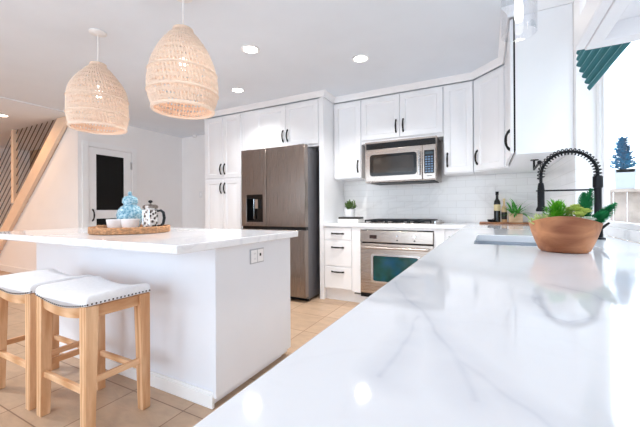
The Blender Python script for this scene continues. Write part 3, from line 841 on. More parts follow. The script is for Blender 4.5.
t = thing('kitchen_faucet', 'tall black spring faucet arching over the sink', 'faucet', (FX, FY, 0.9145))
part('base', MB().lathe([(0.03, 0.9145), (0.03, 0.922), (0.02, 0.926), (0.019, 0.99), (0.016, 0.995)], (FX, FY, 0), 20), 'black', t)
part('post', MB().lathe([(0.0155, 0.995), (0.0155, 1.175), (0.021, 1.18), (0.021, 1.235), (0.015, 1.24)], (FX, FY, 0), 20), 'black', t)
lv = MB(); lv.tube([(FX, FY - 0.018, 0.965), (FX, FY - 0.05, 0.97), (FX + 0.02, FY - 0.09, 1.0)], [0.009, 0.007, 0.005], 10); part('lever', lv, 'black', t)
r0 = 0.123; cx = FX - r0; hz = 1.248; path = [Vector((FX, FY, 1.24))]
for i in range(25):
    a = PI * i / 24; path.append(Vector((cx + r0 * math.cos(a), FY - 0.03 * i / 24, hz + r0 * math.sin(a))))
path.append(Vector((FX - 2 * r0, FY - 0.03, 1.20)))
part('hose', MB().tube(path, 0.0075, 10), 'black', t)
# spring coil round the hose
cl = []; turns = 25; NP = turns * 10
acc = [0]
for p, q in zip(path, path[1:]): acc.append(acc[-1] + (q - p).length)
for i in range(NP + 1):
    s_ = acc[-1] * 0.93 * i / NP
    k = max(j for j in range(len(acc)) if acc[j] <= s_ + 1e-9); k = min(k, len(path) - 2)
    f = (s_ - acc[k]) / (acc[k + 1] - acc[k]); p = path[k].lerp(path[k + 1], f); tg = (path[k + 1] - path[k]).normalized()
    u = Vector((0, 1, 0)); u = (u - tg * tg.dot(u)).normalized(); v = tg.cross(u); a = 2 * PI * i / 10
    cl.append(p + (u * math.cos(a) + v * math.sin(a)) * 0.0160)
part('spring', MB().tube(cl, 0.0030, 5), 'black', t)
SPX, SPY = FX - 2 * r0, FY - 0.03
part('spray_head', MB().lathe([(0.011, 1.21), (0.014, 1.20), (0.0165, 1.175), (0.0165, 1.085), (0.024, 1.066), (0.024, 1.058), (0.018, 1.056)][::-1], (SPX, SPY, 0), 20), 'black', t)
ab = MB(); ab.tube([(FX - 0.015, FY, 1.168), (SPX + 0.018, SPY, 1.168)], 0.0045, 8)
ab.tube([(SPX + 0.020 * math.cos(2 * PI * i / 16), SPY + 0.020 * math.sin(2 * PI * i / 16), 1.168) for i in range(16)], 0.004, 6, closed=True)
part('holder_arm', ab, 'black', t)

# ------------------------------------------------------------------ plants helpers
def blade(mb, base, d, length, width, droop=0.3, n=5, curl=0.15):
    d = Vector(d).normalized(); side = d.cross(Vector((0, 0, 1)))
    if side.length < 0.05: side = Vector((random.uniform(-1, 1), random.uniform(-1, 1), 0))
    side.normalize(); nor = side.cross(d); L = []; C = []; Rr = []
    p = Vector(base); dd = d.copy()
    for i in range(n + 1):
        f = i / n; w = width * (math.sin(PI * min(0.98, 0.12 + 0.86 * f)) ** 0.7) / 2
        if i == n: w = width * 0.03
        L.append(p - side * w + nor * w * curl); C.append(p.copy()); Rr.append(p + side * w + nor * w * curl)
        dd = (dd + Vector((0, 0, -droop / n))).normalized(); p = p + dd * (length / n)
    o = len(mb.v); mb.v += L + C + Rr; m = n + 1
    for i in range(n):
        mb.f.append((o + i, o + i + 1, o + m + i + 1, o + m + i)); mb.f.append((o + m + i, o + m + i + 1, o + 2 * m + i + 1, o + 2 * m + i))


def fleshy(mb, base, d, length, width, thick):
    """plump succulent leaf"""
    d = Vector(d).normalized(); s = d.cross(Vector((0, 0, 1)))
    if s.length < 0.05: s = Vector((1, 0, 0))
    s.normalize(); nrm = s.cross(d); rg = []
    for f, w in ((0, 0.45), (0.35, 0.85), (0.65, 1.0), (0.88, 0.62), (1.0, 0.06)):
        c = Vector(base) + d * length * f + nrm * length * 0.12 * f * f
        rg.append([c + (s * math.cos(2 * PI * j / 6) * width / 2 + nrm * math.sin(2 * PI * j / 6) * thick / 2) * w for j in range(6)])
    mb.loft(rg)


def rosette(mb, c, r, n=16, tilt=(0, 0)):
    for i in range(n):
        a = i * 2.39996; e = 0.25 + 1.15 * (i / n)
        d = Vector((math.cos(a) * math.cos(e) + tilt[0], math.sin(a) * math.cos(e) + tilt[1], math.sin(e)))
        fleshy(mb, c, d, r * (1 - 0.45 * i / n), r * 0.5, r * 0.2)


def fern(mb, c, n, L, spread=1.0, w=0.006, leaflets=True):
    for i in range(n):
        a = random.uniform(0, 2 * PI); e = random.uniform(0.35, 1.35) / spread
        d = Vector((math.cos(a) * math.cos(e), math.sin(a) * math.cos(e), math.sin(e))); ln = L * random.uniform(0.65, 1.05)
        p = Vector(c) + Vector((random.uniform(-.01, .01), random.uniform(-.01, .01), 0)); dd = d.copy(); st = [p.copy()]
        for k in range(9):
            dd = (dd + Vector((0, 0, -0.06))).normalized(); p = p + dd * ln / 9; st.append(p.copy())
            if leaflets and k > 0:
                sd = dd.cross(Vector((0, 0, 1))).normalized()
                for sg in (-1, 1): blade(mb, p, dd * 0.7 + sd * sg, ln * 0.24 * (1 - k / 13), w, 0.1, 2)
        mb.tube(st, [0.0012] * 9 + [0.0004], 4)

# ------------------------------------------------------------------ wooden bowl with plants
BX, BY, BZ = 0.248, 1.485, 0.9145
dirv = Vector((BX, BY, 0)).normalized()
bm_ = MB(); seg = 48; rings = []
view = math.atan2(dirv.y, dirv.x)
def bring(r, z, arch):
    out = []
    for j in range(seg):
        a = 2 * PI * j / seg; dz = arch * (math.cos(2 * (a - view)) * 0.013)
        out.append((BX + r * math.cos(a), BY + r * math.sin(a), BZ + z + dz))
    return out
for r, z, ar in ((0.070, 0.0, 0), (0.078, 0.006, 0), (0.091, 0.040, 0.2), (0.102, 0.078, 0.6), (0.1095, 0.112, 1.0), (0.1105, 0.117, 1.0), (0.107, 0.119, 1.0), (0.103, 0.115, 1.0), (0.09, 0.07, 0.4), (0.07, 0.02, 0), (0.02, 0.015, 0)):
    rings.append(bring(r, z, ar))
single('wooden_bowl', bm_.loft(rings), 'bowl', 'carved wooden bowl planted with greenery on the near counter', 'bowl', (BX, BY, BZ), ang=50)
rgt = Vector((dirv.y, -dirv.x, 0))            # to the right as the viewer stands
def inb(r, f, z=0.092): return Vector((BX, BY, BZ + z)) + rgt * r + dirv * f
single('potting_soil', MB().lathe([(0.088, 0.080), (0.086, 0.088), (0.02, 0.092)], (BX, BY, BZ), 32), 'soil', 'dark soil filling the wooden bowl', 'soil', (BX, BY, BZ + 0.07), kind='stuff')
mb = MB(); base = inb(-0.02, -0.015)
for i in range(520):
    a = random.uniform(0, 2 * PI); e = random.uniform(0.1, 1.5); q = Vector((math.cos(a) * math.cos(e), math.sin(a) * math.cos(e), math.sin(e)))
    rr = random.uniform(0.2, 1.0)
    p = base + rgt * q.x * 0.044 * rr + dirv * q.y * 0.036 * rr + Vector((0, 0, 0.010 + q.z * 0.074 * rr))
    blade(mb, p, q + Vector((random.uniform(-.6, .6), random.uniform(-.6, .6), 0.25)), random.uniform(.018, .034), random.uniform(.004, .007), 0.5, 3)
for i in range(30):
    a = random.uniform(0, 2 * PI); e = random.uniform(0.6, 1.5); q = Vector((math.cos(a) * math.cos(e), math.sin(a) * math.cos(e), math.sin(e)))
    mb.tube([base - Vector((0, 0, 0.003)), base + rgt * q.x * 0.036 + dirv * q.y * 0.034 + Vector((0, 0, 0.07 * q.z))], [0.0016, 0.001], 4)
single('fern_plant', mb, 'fern', 'bright green feathery plant in the middle of the wooden bowl', 'plant', base)
mb = MB(); base = inb(0.038, 0.005)
for dr, df, dz_, rr in ((0, 0, 0.055, 0.03), (-0.026, 0.012, 0.045, 0.026), (0.022, 0.0, 0.05, 0.028), (0.005, -0.03, 0.04, 0.025), (0.0, 0.03, 0.066, 0.027), (-0.02, 0.035, 0.058, .024)):
    c = base + rgt * dr + dirv * df + Vector((0, 0, dz_)); mb.tube([base, c], 0.004, 6); rosette(mb, c, rr, 18)
single('succulent', mb, 'lime', 'yellow green rosette succulent in the bowl right of the fern', 'plant', base)
mb = MB(); base = inb(0.068, -0.028)
for dr, df, dz_, rr in ((0, 0, 0.022, 0.026), (-0.022, -0.012, 0.016, 0.022), (0.010, 0.02, 0.022, 0.02)):
    c = base + rgt * dr + dirv * df + Vector((0, 0, dz_)); mb.tube([base, c], 0.004, 6); rosette(mb, c, rr, 16)
single('succulent', mb, 'pale', 'pale grey green rosette succulent at the right rim of the bowl', 'plant', base)
mb = MB(); base = inb(-0.07, -0.015)
for i in range(26):
    a = random.uniform(0, 2 * PI); e = random.uniform(0.2, 1.3); q = Vector((math.cos(a) * math.cos(e), math.sin(a) * math.cos(e), math.sin(e)))
    s0 = base + rgt * random.uniform(-.018, .03) + dirv * random.uniform(-.03, .03)
    for k in range(5): fleshy(mb, s0 + q * 0.009 * k, q + Vector((random.uniform(-.8, .8), random.uniform(-.8, .8), .2)), 0.017, 0.008, 0.004)
single('succulent', mb, 'yellow', 'pale variegated trailing succulent at the left rim of the bowl', 'plant', base)
# dark green spiky branches
mb = MB(); base = inb(0.062, 0.02)
def spiky(p0, p1, p2, r):
    p0, p1, p2 = Vector(p0), Vector(p1), Vector(p2); N = 20; pts = [(1 - f) ** 2 * p0 + 2 * f * (1 - f) * p1 + f * f * p2 for f in [i / N for i in range(N + 1)]]
    tap = lambda i: (0.55 + 0.45 * min(1, i / 5)) * (1 if i < 12 else max(0.12, 1 - ((i - 12) / 8.5) ** 1.5))
    mb.tube(pts, [r * tap(i) * 0.8 for i in range(N + 1)], 7)
    for i, p in enumerate(pts[2:], 2):
        tg = (pts[min(i + 1, N)] - pts[i - 1]).normalized(); u = tg.cross(Vector((0.3, 0.5, 0.8))).normalized(); v = tg.cross(u)
        for j in range(10):
            a = 2 * PI * (j + 0.5 * (i % 2)) / 10
            fleshy(mb, p, (u * math.cos(a) + v * math.sin(a)) * 1.35 + tg * 1.0, r * 1.9 * tap(i) + 0.006, r * 0.42, r * 0.22)
spiky(base, inb(0.058, 0.03, 0.14), inb(0.080, 0.03, 0.225), 0.0125)
spiky(base + Vector((0, 0, 0.02)), inb(0.060, 0.035, 0.16), inb(0.060, 0.05, 0.212), 0.011)
spiky(base + Vector((0, 0, 0.005)), inb(0.100, 0.01, 0.112), inb(0.143, 0.01, 0.172), 0.012)
spiky(base + Vector((0, 0, 0.01)), inb(0.10, -0.005, 0.11), inb(0.118, -0.01, 0.145), 0.009)
single('spiky_succulent', mb, 'darkg', 'dark green spiky branches rising over the right rim of the bowl', 'plant', base)

# ------------------------------------------------------------------ far counter: board with bottles and fern
single('cutting_board', MB().box(-0.085, 0.42, 3.80, 4.0, 0.9145, 0.930), 'board', 'long brown wooden board on the far corner counter', 'board', (0.17, 3.9, 0.9145), bv=0.004)
t = thing('oil_bottle', 'tall dark olive oil bottle with a black cap on the wooden board', 'bottle', (0.082, 3.9, 0.9305))
part('bottle', MB().lathe([(0.028, 0.9305), (0.031, 0.934), (0.031, 1.125), (0.028, 1.15), (0.0135, 1.175), (0.0125, 1.215)], (0.082, 3.9, 0), 20), 'oil', t)
part('cap', MB().lathe([(0.0155, 1.2153), (0.0155, 1.25), (0.014, 1.252)], (0.082, 3.9, 0), 16), 'black', t)
part('label', MB().lathe([(0.0313, 1.05), (0.0318, 1.05), (0.0318, 1.115), (0.0313, 1.115)], (0.082, 3.9, 0), 20, False, False), 'label', t, label='cream paper label')
t = thing('oil_bottle', 'slim clear amber bottle with an orange label beside the dark oil bottle', 'bottle', (0.146, 3.9, 0.9305))
part('bottle', MB().lathe([(0.024, 0.9305), (0.026, 0.934), (0.026, 1.06), (0.022, 1.085), (0.010, 1.11), (0.0095, 1.15)], (0.146, 3.9, 0), 20), 'amber', t)
part('cap', MB().lathe([(0.012, 1.1503), (0.012, 1.175), (0.010, 1.177)], (0.146, 3.9, 0), 16), 'label', t)
part('label', MB().lathe([(0.0263, 0.96), (0.0268, 0.96), (0.0268, 1.035), (0.0263, 1.035)], (0.146, 3.9, 0), 20, False, False), 'bookb', t, label='dark paper label')
t = thing('salt_dish', 'small low black dish at the left end of the wooden board', 'dish', (0.03, 3.855, 0.9305))
part('dish', MB().lathe([(0.025, 0.9305), (0.038, 0.935), (0.042, 0.958), (0.039, 0.958), (0.034, 0.94), (0.005, 0.938)], (0.03, 3.855, 0), 24), 'black', t)
part('spoon', MB().tube([(0.02, 3.85, 0.948), (0.04, 3.85, 0.962), (0.065, 3.845, 0.975)], [0.006, 0.003, 0.003], 8), 'black', t)
t = thing('potted_fern', 'leafy green fern in a pale square wooden pot on the board', 'plant', (0.245, 3.87, 0.9305))
pb = worktop([0.185, 0.195, 0.295, 0.305], [3.81, 3.82, 3.92, 3.93], lambda x, y: not (0.195 < x < 0.295 and 3.82 < y < 3.92), 0.9305, 1.02)
pb.box(0.196, 0.294, 3.821, 3.919, 0.935, 0.945)
part('pot', pb, 'box', t, bv=0.002)
part('soil', MB().box(0.1955, 0.2945, 3.8205, 3.9195, 0.9455, 1.008), 'soil', t)
mb = MB()
for i in range(46):
    a = random.uniform(0, 2 * PI); e = random.uniform(0.25, 1.35); q = Vector((math.cos(a) * math.cos(e), math.sin(a) * math.cos(e), math.sin(e)))
    blade(mb, (0.245 + random.uniform(-.025, .025), 3.87 + random.uniform(-.025, .025), 1.009), q, random.uniform(.12, .23), random.uniform(.014, .022), 1.0, 6)
part('leaves', mb, 'mid', t)
# left end of the range counter: books and a small pot
single('cookbook', MB().box(-1.655, -1.385, 3.66, 3.86, 0.9145, 0.955), 'bookw', 'thick white book lying flat under the small potted plant', 'book', (-1.52, 3.76, 0.9145), bv=0.003)
t = thing('cookbook', 'thin dark covered book lying on the white book', 'book', (-1.52, 3.76, 0.9555))
part('cover', MB().box(-1.650, -1.390, 3.665, 3.855, 0.9555, 0.980), 'bookb', t, bv=0.003)
t = thing('potted_plant', 'small green plant in a white pot standing on two books by the cooktop', 'plant', (-1.535, 3.76, 0.9805))
part('pot', MB().lathe([(0.058, 0.9805), (0.062, 0.984), (0.072, 1.075), (0.067, 1.075), (0.060, 1.0), (0.01, 0.998)], (-1.535, 3.76, 0), 28), 'ceramic', t)
part('soil', MB().lathe([(0.058, 1.002), (0.064, 1.062), (0.01, 1.066)], (-1.535, 3.76, 0), 24), 'soil', t)
mb = MB()
for i in range(60):
    a = random.uniform(0, 2 * PI); e = random.uniform(0.5, 1.5); q = Vector((math.cos(a) * math.cos(e), math.sin(a) * math.cos(e), math.sin(e)))
    p = Vector((-1.535 + random.uniform(-.04, .04), 3.76 + random.uniform(-.04, .04), 1.066)); ln = random.uniform(.05, .11)
    mb.tube([p, p + q * ln], [0.0015, 0.001], 4)
    for k in range(4):
        blade(mb, p + q * ln * (0.4 + 0.2 * k), q + Vector((random.uniform(-1, 1), random.uniform(-1, 1), random.uniform(-.2, .6))), 0.032, 0.016, 0.3, 3)
part('leaves', mb, 'olive', t)

# ------------------------------------------------------------------ island tray
TX, TY, TZ = -2.33, 1.475, 0.9145
t = thing('serving_tray', 'round woven wicker tray on the island', 'tray', (TX, TY, TZ))
part('base', MB().lathe([(0.24, 0.0), (0.248, 0.004), (0.248, 0.010), (0.01, 0.010)], (TX, TY, TZ), 48), 'wicker', t)
rim = MB()
for k in range(5):
    pts = []
    for i in range(120):
        a = 2 * PI * i / 120; ww = 0.0035 * math.sin(30 * a + k * PI)
        pts.append((TX + (0.252 + ww) * math.cos(a), TY + (0.252 + ww) * math.sin(a), TZ + 0.008 + k * 0.0085))
    rim.tube(pts, 0.0065, 6, closed=True)
for i in range(60):
    a = 2 * PI * (i + .5) / 60
    rim.tube([(TX + 0.252 * math.cos(a), TY + 0.252 * math.sin(a), TZ + 0.003), (TX + 0.252 * math.cos(a), TY + 0.252 * math.sin(a), TZ + 0.048)], 0.006, 5)
part('rim', rim, 'wicker', t)
fl = TZ + 0.0105
# jar
JX, JY = -2.43, 1.53
t = thing('ginger_jar', 'pale blue and white lidded ginger jar on the tray', 'jar', (JX, JY, fl))
part('body', MB().lathe([(0.050, 0), (0.055, 0.006), (0.070, 0.04), (0.088, 0.085), (0.092, 0.12), (0.085, 0.15), (0.062, 0.180), (0.045, 0.190), (0.045, 0.205)], (JX, JY, fl), 36), 'jar', t)
part('lid', MB().lathe([(0.052, 0.2053), (0.054, 0.21), (0.052, 0.238), (0.043, 0.252), (0.02, 0.263), (0.010, 0.268), (0.014, 0.278), (0.012, 0.290), (0.003, 0.297)], (JX, JY, fl), 28), 'jar', t)
# cups
def cup(x, y, r, hgt, label):
    single('bowl', MB().lathe([(r * 0.55, 0), (r * 0.6, 0.004), (r * 0.88, hgt * 0.45), (r, hgt * 0.98), (r * 0.97, hgt), (r * 0.94, hgt * 0.97), (r * 0.82, hgt * 0.45), (r * 0.4, 0.01)], (x, y, fl), 32),
           'ceramic', label, 'bowl', (x, y, fl), group='white bowls on the tray')
cup(-2.375, 1.385, 0.056, 0.088, 'small white ceramic bowl on the tray, left of the other bowl')
cup(-2.268, 1.428, 0.060, 0.090, 'small white ceramic bowl on the tray, just left of the coffee press')
# coffee press
PX, PY = -2.178, 1.522
t = thing('french_press', 'glass and steel coffee press with a black handle on the tray', 'coffee press', (PX, PY, fl))
part('carafe', MB().lathe([(0.044, 0.004), (0.047, 0.006), (0.047, 0.165), (0.045, 0.165), (0.045, 0.008)], (PX, PY, fl), 28, True, True), 'press', t)
fr = MB()
for z in (0.012, 0.155): fr.tube([(PX + 0.0485 * math.cos(2 * PI * i / 32), PY + 0.0485 * math.sin(2 * PI * i / 32), fl + z) for i in range(32)], 0.003, 6, closed=True)
for i in range(4):
    a = PI / 4 + i * PI / 2; fr.tube([(PX + 0.049 * math.cos(a), PY + 0.049 * math.sin(a), fl + z) for z in (0.0, 0.155)], 0.0028, 6)
part('frame', fr, 'chrome', t)
part('lid', MB().lathe([(0.050, 0.1655), (0.051, 0.17), (0.050, 0.184), (0.036, 0.192), (0.006, 0.194), (0.004, 0.205)], (PX, PY, fl), 28), 'steelv', t)
part('plunger_knob', MB().sphere((PX, PY, fl + 0.214), 0.015, 14, 8, 0.75), 'black', t)
hd = Vector((math.cos(YAW) , math.sin(YAW), 0))
q = lambda r, z: Vector((PX, PY, fl + z)) + hd * r
part('handle', MB().tube([q(0.049, 0.145), q(0.075, 0.150), q(0.094, 0.135), q(0.100, 0.095), q(0.092, 0.055), q(0.072, 0.038), q(0.050, 0.040)], [0.007, 0.009, 0.010, 0.010, 0.010, 0.009, 0.007], 10), 'black', t)
# woven coaster bundle
c = Vector((-2.47, 1.345, fl)); cb = MB()
for k in range(4):
    r = 0.036 - 0.003 * k
    cb.tube([(c.x + r * math.cos(2 * PI * i / 28), c.y + r * math.sin(2 * PI * i / 28), c.z + 0.007 + 0.011 * k + 0.002 * math.sin(14 * PI * i / 14)) for i in range(28)], 0.0075, 6, closed=True)
cb.lathe([(0.03, 0.002), (0.028, 0.04), (0.01, 0.045)], tuple(c), 20)
single('woven_coaster', cb, 'wicker', 'small woven tan coaster stack at the left side of the tray', 'coaster', tuple(c))

# ------------------------------------------------------------------ rattan pendants
def pendant(label, x, y, ztop, prof):
    t = thing('pendant_lamp', label, 'lamp', (x, y, CEIL), group='rattan pendant lamps over the island')
    part('canopy', MB().lathe([(0.060, CEIL - 0.0005), (0.060, CEIL - 0.006), (0.052, CEIL - 0.011), (0.012, CEIL - 0.015)][::-1], (x, y, 0), 28), 'cord', t)
    part('cord', MB().tube([(x, y, CEIL - 0.02), (x, y, ztop - 0.10)], 0.004, 8), 'cord', t)
    part('socket', MB().lathe([(0.016, ztop - 0.165), (0.021, ztop - 0.16), (0.021, ztop - 0.11), (0.010, ztop - 0.10)], (x, y, 0), 16), 'chrome', t)
    part('bulb', MB().lathe([(0.004, ztop - 0.262), (0.02, ztop - 0.255), (0.030, ztop - 0.23), (0.028, ztop - 0.205), (0.016, ztop - 0.175), (0.014, ztop - 0.166)], (x, y, 0), 18), 'bulb', t)
    zs = [p[1] for p in prof]; H_ = zs[-1]
    def rad(z):
        for (r0_, z0_), (r1_, z1_) in zip(prof, prof[1:]):
            if z <= z1_ + 1e-9:
                f = (z - z0_) / (z1_ - z0_); f2 = f; return r0_ + (r1_ - r0_) * f2
        return prof[-1][0]
    # smooth profile
    sm = lambda z: (rad(max(0, z - 0.02)) + 2 * rad(z) + rad(min(H_, z + 0.02))) / 4
    sh = MB(); nst = 56; per = 0.0405
    z = 0.0; k = 0
    while z < H_:
        for off in (0, 0.0085, 0.0165):
            if z + off > H_: break
            r = sm(z + off); pts = []; n = 76
            for i in range(n):
                a = 2 * PI * (i + 0.5 * (k % 2)) / n
                pts.append((x + (r + 0.003 * (-1) ** i) * math.cos(a), y + (r + 0.003 * (-1) ** i) * math.sin(a), ztop - z - off + random.uniform(-.0012, .0012)))
            sh.tube(pts, 0.0046, 5, closed=True); k += 1
        z += per
    for j in range(nst):
        a0 = 2 * PI * j / nst; pts = []
        for k in range(27):
            z = H_ * k / 26; r = sm(z); a = a0 + 0.5 * z / H_
            pts.append((x + r * math.cos(a), y + r * math.sin(a), ztop - z))
        sh.tube(pts, [min(0.0062, 0.0030 + 0.0035 * sm(H_ * k / 26) / 0.2) for k in range(27)], 4)
    s_ = part('shade', sh, 'rattan', t, ang=60)
    for z, th in ((H_, 0.011), (0.0, 0.009), (H_ * 0.80, 0.008), (H_ * 0.55, 0.0075)):
        r = sm(z) + 0.004
        part('band', MB().tube([(x + r * math.cos(2 * PI * i / 64), y + r * math.sin(2 * PI * i / 64), ztop - z) for i in range(64)], th, 8, closed=True), 'rattan', s_)
    l = bpy.data.lights.new('pendant_bulb', 'POINT'); l.energy = 0.4; l.color = (1, 0.93, 0.85); l.shadow_soft_size = 0.03
    lo = bpy.data.objects.new('pendant_bulb', l); COL.objects.link(lo); lo.location = (x, y, ztop - 0.30)
    return t
pendant('woven rattan pendant lamp at the left, farther from the refrigerator', -2.725, 1.465, 2.225,
        [(0.040, 0), (0.066, 0.028), (0.112, 0.08), (0.160, 0.145), (0.188, 0.20), (0.199, 0.26), (0.203, 0.37), (0.199, 0.44), (0.182, 0.50)])
pendant('woven rattan egg shaped pendant lamp right of the other pendant', -1.775, 1.48, 2.258,
        [(0.046, 0), (0.072, 0.028), (0.112, 0.075), (0.154, 0.14), (0.188, 0.22), (0.209, 0.31), (0.215, 0.385), (0.208, 0.45), (0.180, 0.525)])

# ------------------------------------------------------------------ glass pendant over the sink
GX, GY = 0.14, 1.90
t = thing('glass_pendant', 'clear glass pendant lamp with a glowing bulb above the sink', 'lamp', (GX, GY, CEIL))
part('canopy', MB().lathe([(0.012, CEIL - 0.03), (0.055, CEIL - 0.022), (0.06, CEIL - 0.0005)], (GX, GY, 0), 24), 'chrome', t)
part('cord', MB().tube([(GX, GY, CEIL - 0.03), (GX, GY, 2.22)], 0.005, 8), 'chrome', t)
part('socket', MB().lathe([(0.02, 2.12), (0.024, 2.125), (0.024, 2.19), (0.012, 2.22)], (GX, GY, 0), 18), 'chrome', t)
part('bulb', MB().lathe([(0.004, 2.005), (0.014, 2.01), (0.019, 2.03), (0.019, 2.075), (0.016, 2.105), (0.016, 2.12)], (GX, GY, 0), 18), 'bulb', t)
part('glass_shade', MB().lathe([(0.075, 1.945), (0.078, 1.945), (0.078, 2.15), (0.06, 2.19), (0.026, 2.20), (0.024, 2.197), (0.058, 2.187), (0.075, 2.148), (0.075, 1.945)], (GX, GY, 0), 36, False, False), 'lampglass', t)
l = bpy.data.lights.new('sink_bulb', 'POINT'); l.energy = 0.9; l.color = (1, 0.92, 0.82); l.shadow_soft_size = 0.035
lo = bpy.data.objects.new('sink_bulb', l); COL.objects.link(lo); lo.location = (GX, GY, 1.955)

# ------------------------------------------------------------------ downlights
def downlight(label, x, y, z, watts, color, lens='lens', spread=130):
    t = thing('recessed_downlight', label, 'lamp', (x, y, z), group='recessed ceiling downlights')
    part('trim_ring', MB().lathe([(0.080, z - 0.0005), (0.080, z - 0.005), (0.066, z - 0.008), (0.060, z - 0.003), (0.060, z - 0.0005)], (x, y, 0), 32, False, False), 'trim', t)
    part('lens', MB().lathe([(0.058, z - 0.0006), (0.058, z - 0.003), (0.01, z - 0.004)], (x, y, 0), 32), lens, t, label='glowing white lens')
    l = bpy.data.lights.new('downlight', 'AREA'); l.shape = 'DISK'; l.size = 0.11; l.spread = math.radians(spread); l.energy = watts; l.color = color
    lo = bpy.data.objects.new('downlight', l); COL.objects.link(lo); lo.location = (x, y, z - 0.012)
    return t
WHT = (1.0, 0.985, 0.965)
downlight('round recessed ceiling light nearest the egg shaped rattan lamp', -1.84, 2.24, CEIL, LAMP, WHT)
downlight('round recessed ceiling light farthest away, in front of the refrigerator cabinets', -2.60, 2.93, CEIL, LAMP * 0.5, WHT)
downlight('round recessed ceiling light in front of the microwave cabinets', -1.05, 2.86, CEIL, LAMP, WHT)
downlight('round warm recessed light in the hall ceiling at the left edge', -6.25, 2.05, SOF, HALL, (1, 0.55, 0.25), 'lensw', 175)
downlight('round warm recessed light deeper in the hall, unseen, added to brighten the hall', -7.9, 1.0, SOF, 34.0, (1, 0.55, 0.25), 'lensw', 175)  # added lamp out of view, bounces warm light onto the hall ceiling
downlight('round recessed ceiling light outside the view, added to brighten the passage door wall', -4.1, 0.35, CEIL, LAMP * 2.4, (1.0, 0.98, 0.96), 'lens', 150)  # added lamp out of view, lifts the wall with the door
for i, (x, y) in enumerate(((-1.05, 1.30), (-1.05, -0.3), (-2.6, -0.3))):  # added lamps out of view, extra fill for counters, island end and floor
    downlight(('round recessed ceiling light added unseen above the aisle to brighten the island end', 'round recessed ceiling light added behind the viewpoint near the long counter as unseen fill', 'round recessed ceiling light added behind the viewpoint past the stools as unseen fill')[i], x, y, CEIL, LAMP * 0.24, WHT)

# ------------------------------------------------------------------ window shade
t = thing('roman_shade', 'teal striped roman shade gathered up at the top of the window', 'window shade', (0.46, 1.8, 1.72))
sy0, sy1 = 1.08, 2.22
fold = []
prof = [(0.445, 2.115), (0.415, 2.09)]
base_pts = []
for k in range(12):
    z = 2.10 - k * 0.033; xo = 0.432 + (0.0 if k < 8 else (k - 7) * 0.0115)
    base_pts += [(xo + 0.014, z), (xo, z - 0.007), (xo - 0.002, z - 0.017), (xo + 0.004, z - 0.024)]
front = [(0.450, 2.118)] + base_pts + [(0.485, 1.706)]
back = [(0.491, 1.71), (0.494, 1.80), (0.494, 2.118)]
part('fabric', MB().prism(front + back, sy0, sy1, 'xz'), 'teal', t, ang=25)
part('head_rail', MB().box(0.445, WX - 0.004, sy0, sy1, 2.1185, 2.145), 'trim', t)

# ------------------------------------------------------------------ under-cabinet towel holder
t = thing('paper_towel_holder', 'black metal paper towel holder under the cabinet beside the window', 'towel holder', (0.33, 2.85, 1.45))
b = MB(); b.box(0.295, 0.345, 2.99, 3.03, 1.445, 1.4515); b.box(0.310, 0.324, 3.003, 3.017, 1.37, 1.445)
part('bracket', b, 'black', t)
part('rod', MB().tube([(0.317, 3.01, 1.377), (0.318, 2.72, 1.392)], 0.008, 10), 'black', t)
part('end_knob', MB().sphere((0.318, 2.71, 1.392), 0.015, 14, 8), 'black', t)
# switch and sensor on the far wall
t = thing('light_switch', 'small white light switch on the far wall left of the pantry', 'switch', (-4.77, 4.36, 1.37))
part('plate', MB().box(-4.81, -4.73, 4.352, 4.3595, 1.31, 1.43), 'ceramic', t, bv=0.002)
part('toggle', MB().box(-4.785, -4.755, 4.346, 4.3518, 1.345, 1.395), 'cab', t, bv=0.002)
single('ceiling_sensor', MB().lathe([(0.035, 2.44), (0.04, 2.445), (0.04, 2.4795)], (-4.87, 4.30, 0), 20), 'ceramic', 'tiny round sensor high in the far corner of the passage', 'sensor', (-4.87, 4.30, 2.46))

# ------------------------------------------------------------------ staircase in the hall
t = thing('staircase', 'staircase with a pale stringer, square newel post and dark cable railing', 'staircase', (-7.4, 2.6, 0))
xe = xt
part('stringer', MB().prism([(xb, 0.002), (xb - 0.0 - 0.30 / 0.862, 0.002), (xe, SOF - 0.002), (xe + STR / 0.862 - 0.004, SOF - 0.002)], 2.500, 2.5535), 'stairwood', t, bv=0.004)
nx_ = -7.20
part('newel_post', MB().box(nx_ - 0.045, nx_ + 0.045, 2.485, 2.554, sl(nx_) + 0.005, SOF - 0.0005), 'stairwood', t, bv=0.004)
for k in range(1, 10):
    off = 0.145 * k
    xa = max(-9.2, -5.878 + (0.05 - off - 2.345) / 0.862); xc = -5.878 + (SOF - 0.004 - off - 2.345) / 0.862
    part('cable', MB().tube([(xa, 2.527, sl(xa, off)), (xc, 2.527, sl(xc, off))], 0.0055, 6), 'black', t)
tm = MB()
nstep = 12
for k in range(nstep):
    x0_ = -8.5 + k * 0.205; z_ = 0.02 + (k + 1) * 0.177
    part('tread', MB().box(x0_, x0_ + 0.23, 2.66, 3.59, z_ - 0.03, z_), 'board', t, bv=0.003) if z_ < 2.2 else None

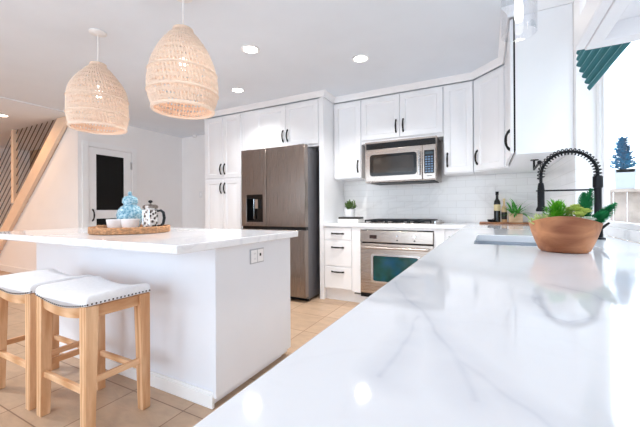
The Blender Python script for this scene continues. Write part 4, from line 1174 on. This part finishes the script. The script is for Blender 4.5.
# ------------------------------------------------------------------ outdoors past the window
struct('ground_outside', MB().box(0.92, 12, -4, 14, -0.12, -0.02), 'deck')
struct('wall_light_block', MB().box(2.4, 2.6, -3.5, 4.7, -0.1, 4.0), 'deck')  # added wall out of view, cuts daylight reaching the kitchen window
t = thing('garden_fence', 'pale wooden garden fence with a flat cap outside the window', 'fence', (3.0, 5.05, 0))
for i in range(34):
    x = 0.95 + i * 0.125
    part('board', MB().box(x, x + 0.115, 5.02, 5.045, -0.02, 1.255), 'fencew', t)
part('cap', MB().box(0.92, 5.2, 4.93, 5.13, 1.256, 1.292), 'fencew', t, bv=0.004)
for x in (2.0, 3.8): part('post', MB().box(x, x + 0.1, 5.047, 5.14, -0.02, 1.255), 'fencew', t)
t = thing('potted_spruce', 'small blue spruce tree in a grey planter on the fence outside', 'plant', (1.405, 5.03, 1.2925))
part('planter', MB().loft([[(1.405 + sx * w_, 5.03 + sy * 0.085, z) for sx, sy in ((-1, -1), (1, -1), (1, 1), (-1, 1))] for w_, z in ((0.085, 1.2925), (0.098, 1.52), (0.088, 1.52), (0.082, 1.48))]), 'planter', t, bv=0.003)
sp_ = MB(); sp_.tube([(1.405, 5.03, 1.48), (1.405, 5.03, 1.90)], [0.012, 0.003], 6)
for k in range(15):
    z = 1.53 + k * 0.024; ln = 0.15 * (1 - k / 15.5)
    for j in range(6):
        a = 2 * PI * j / 6 + k * 0.7; d = Vector((math.cos(a), math.sin(a), 0.25)); p = Vector((1.405, 5.03, z))
        for q_ in range(5): blade(sp_, p + d * ln * q_ / 5, d + Vector((random.uniform(-.6, .6), random.uniform(-.6, .6), random.uniform(-.3, .5))), 0.065, 0.034, 0, 2)
        sp_.tube([p, p + d * ln], [0.011, 0.004], 5)
part('tree', sp_, 'spruce', t)
t = thing('potted_shrub', 'leafy green shrub in a brown pot on the fence at the right edge', 'plant', (1.645, 5.03, 1.2925))
part('pot', MB().lathe([(0.06, 1.2925), (0.075, 1.50), (0.068, 1.50), (0.06, 1.46), (0.01, 1.455)], (1.645, 5.03, 0), 20), 'fencew', t)
mb = MB()
for i in range(90):
    a = random.uniform(0, 2 * PI); e = random.uniform(0.1, 1.4); q_ = Vector((math.cos(a) * math.cos(e), math.sin(a) * math.cos(e), math.sin(e)))
    blade(mb, Vector((1.645, 5.03, 1.456)) + q_ * random.uniform(0, .06), q_, random.uniform(.06, .11), .03, 0.3, 3)
part('leaves', mb, 'garden', t)
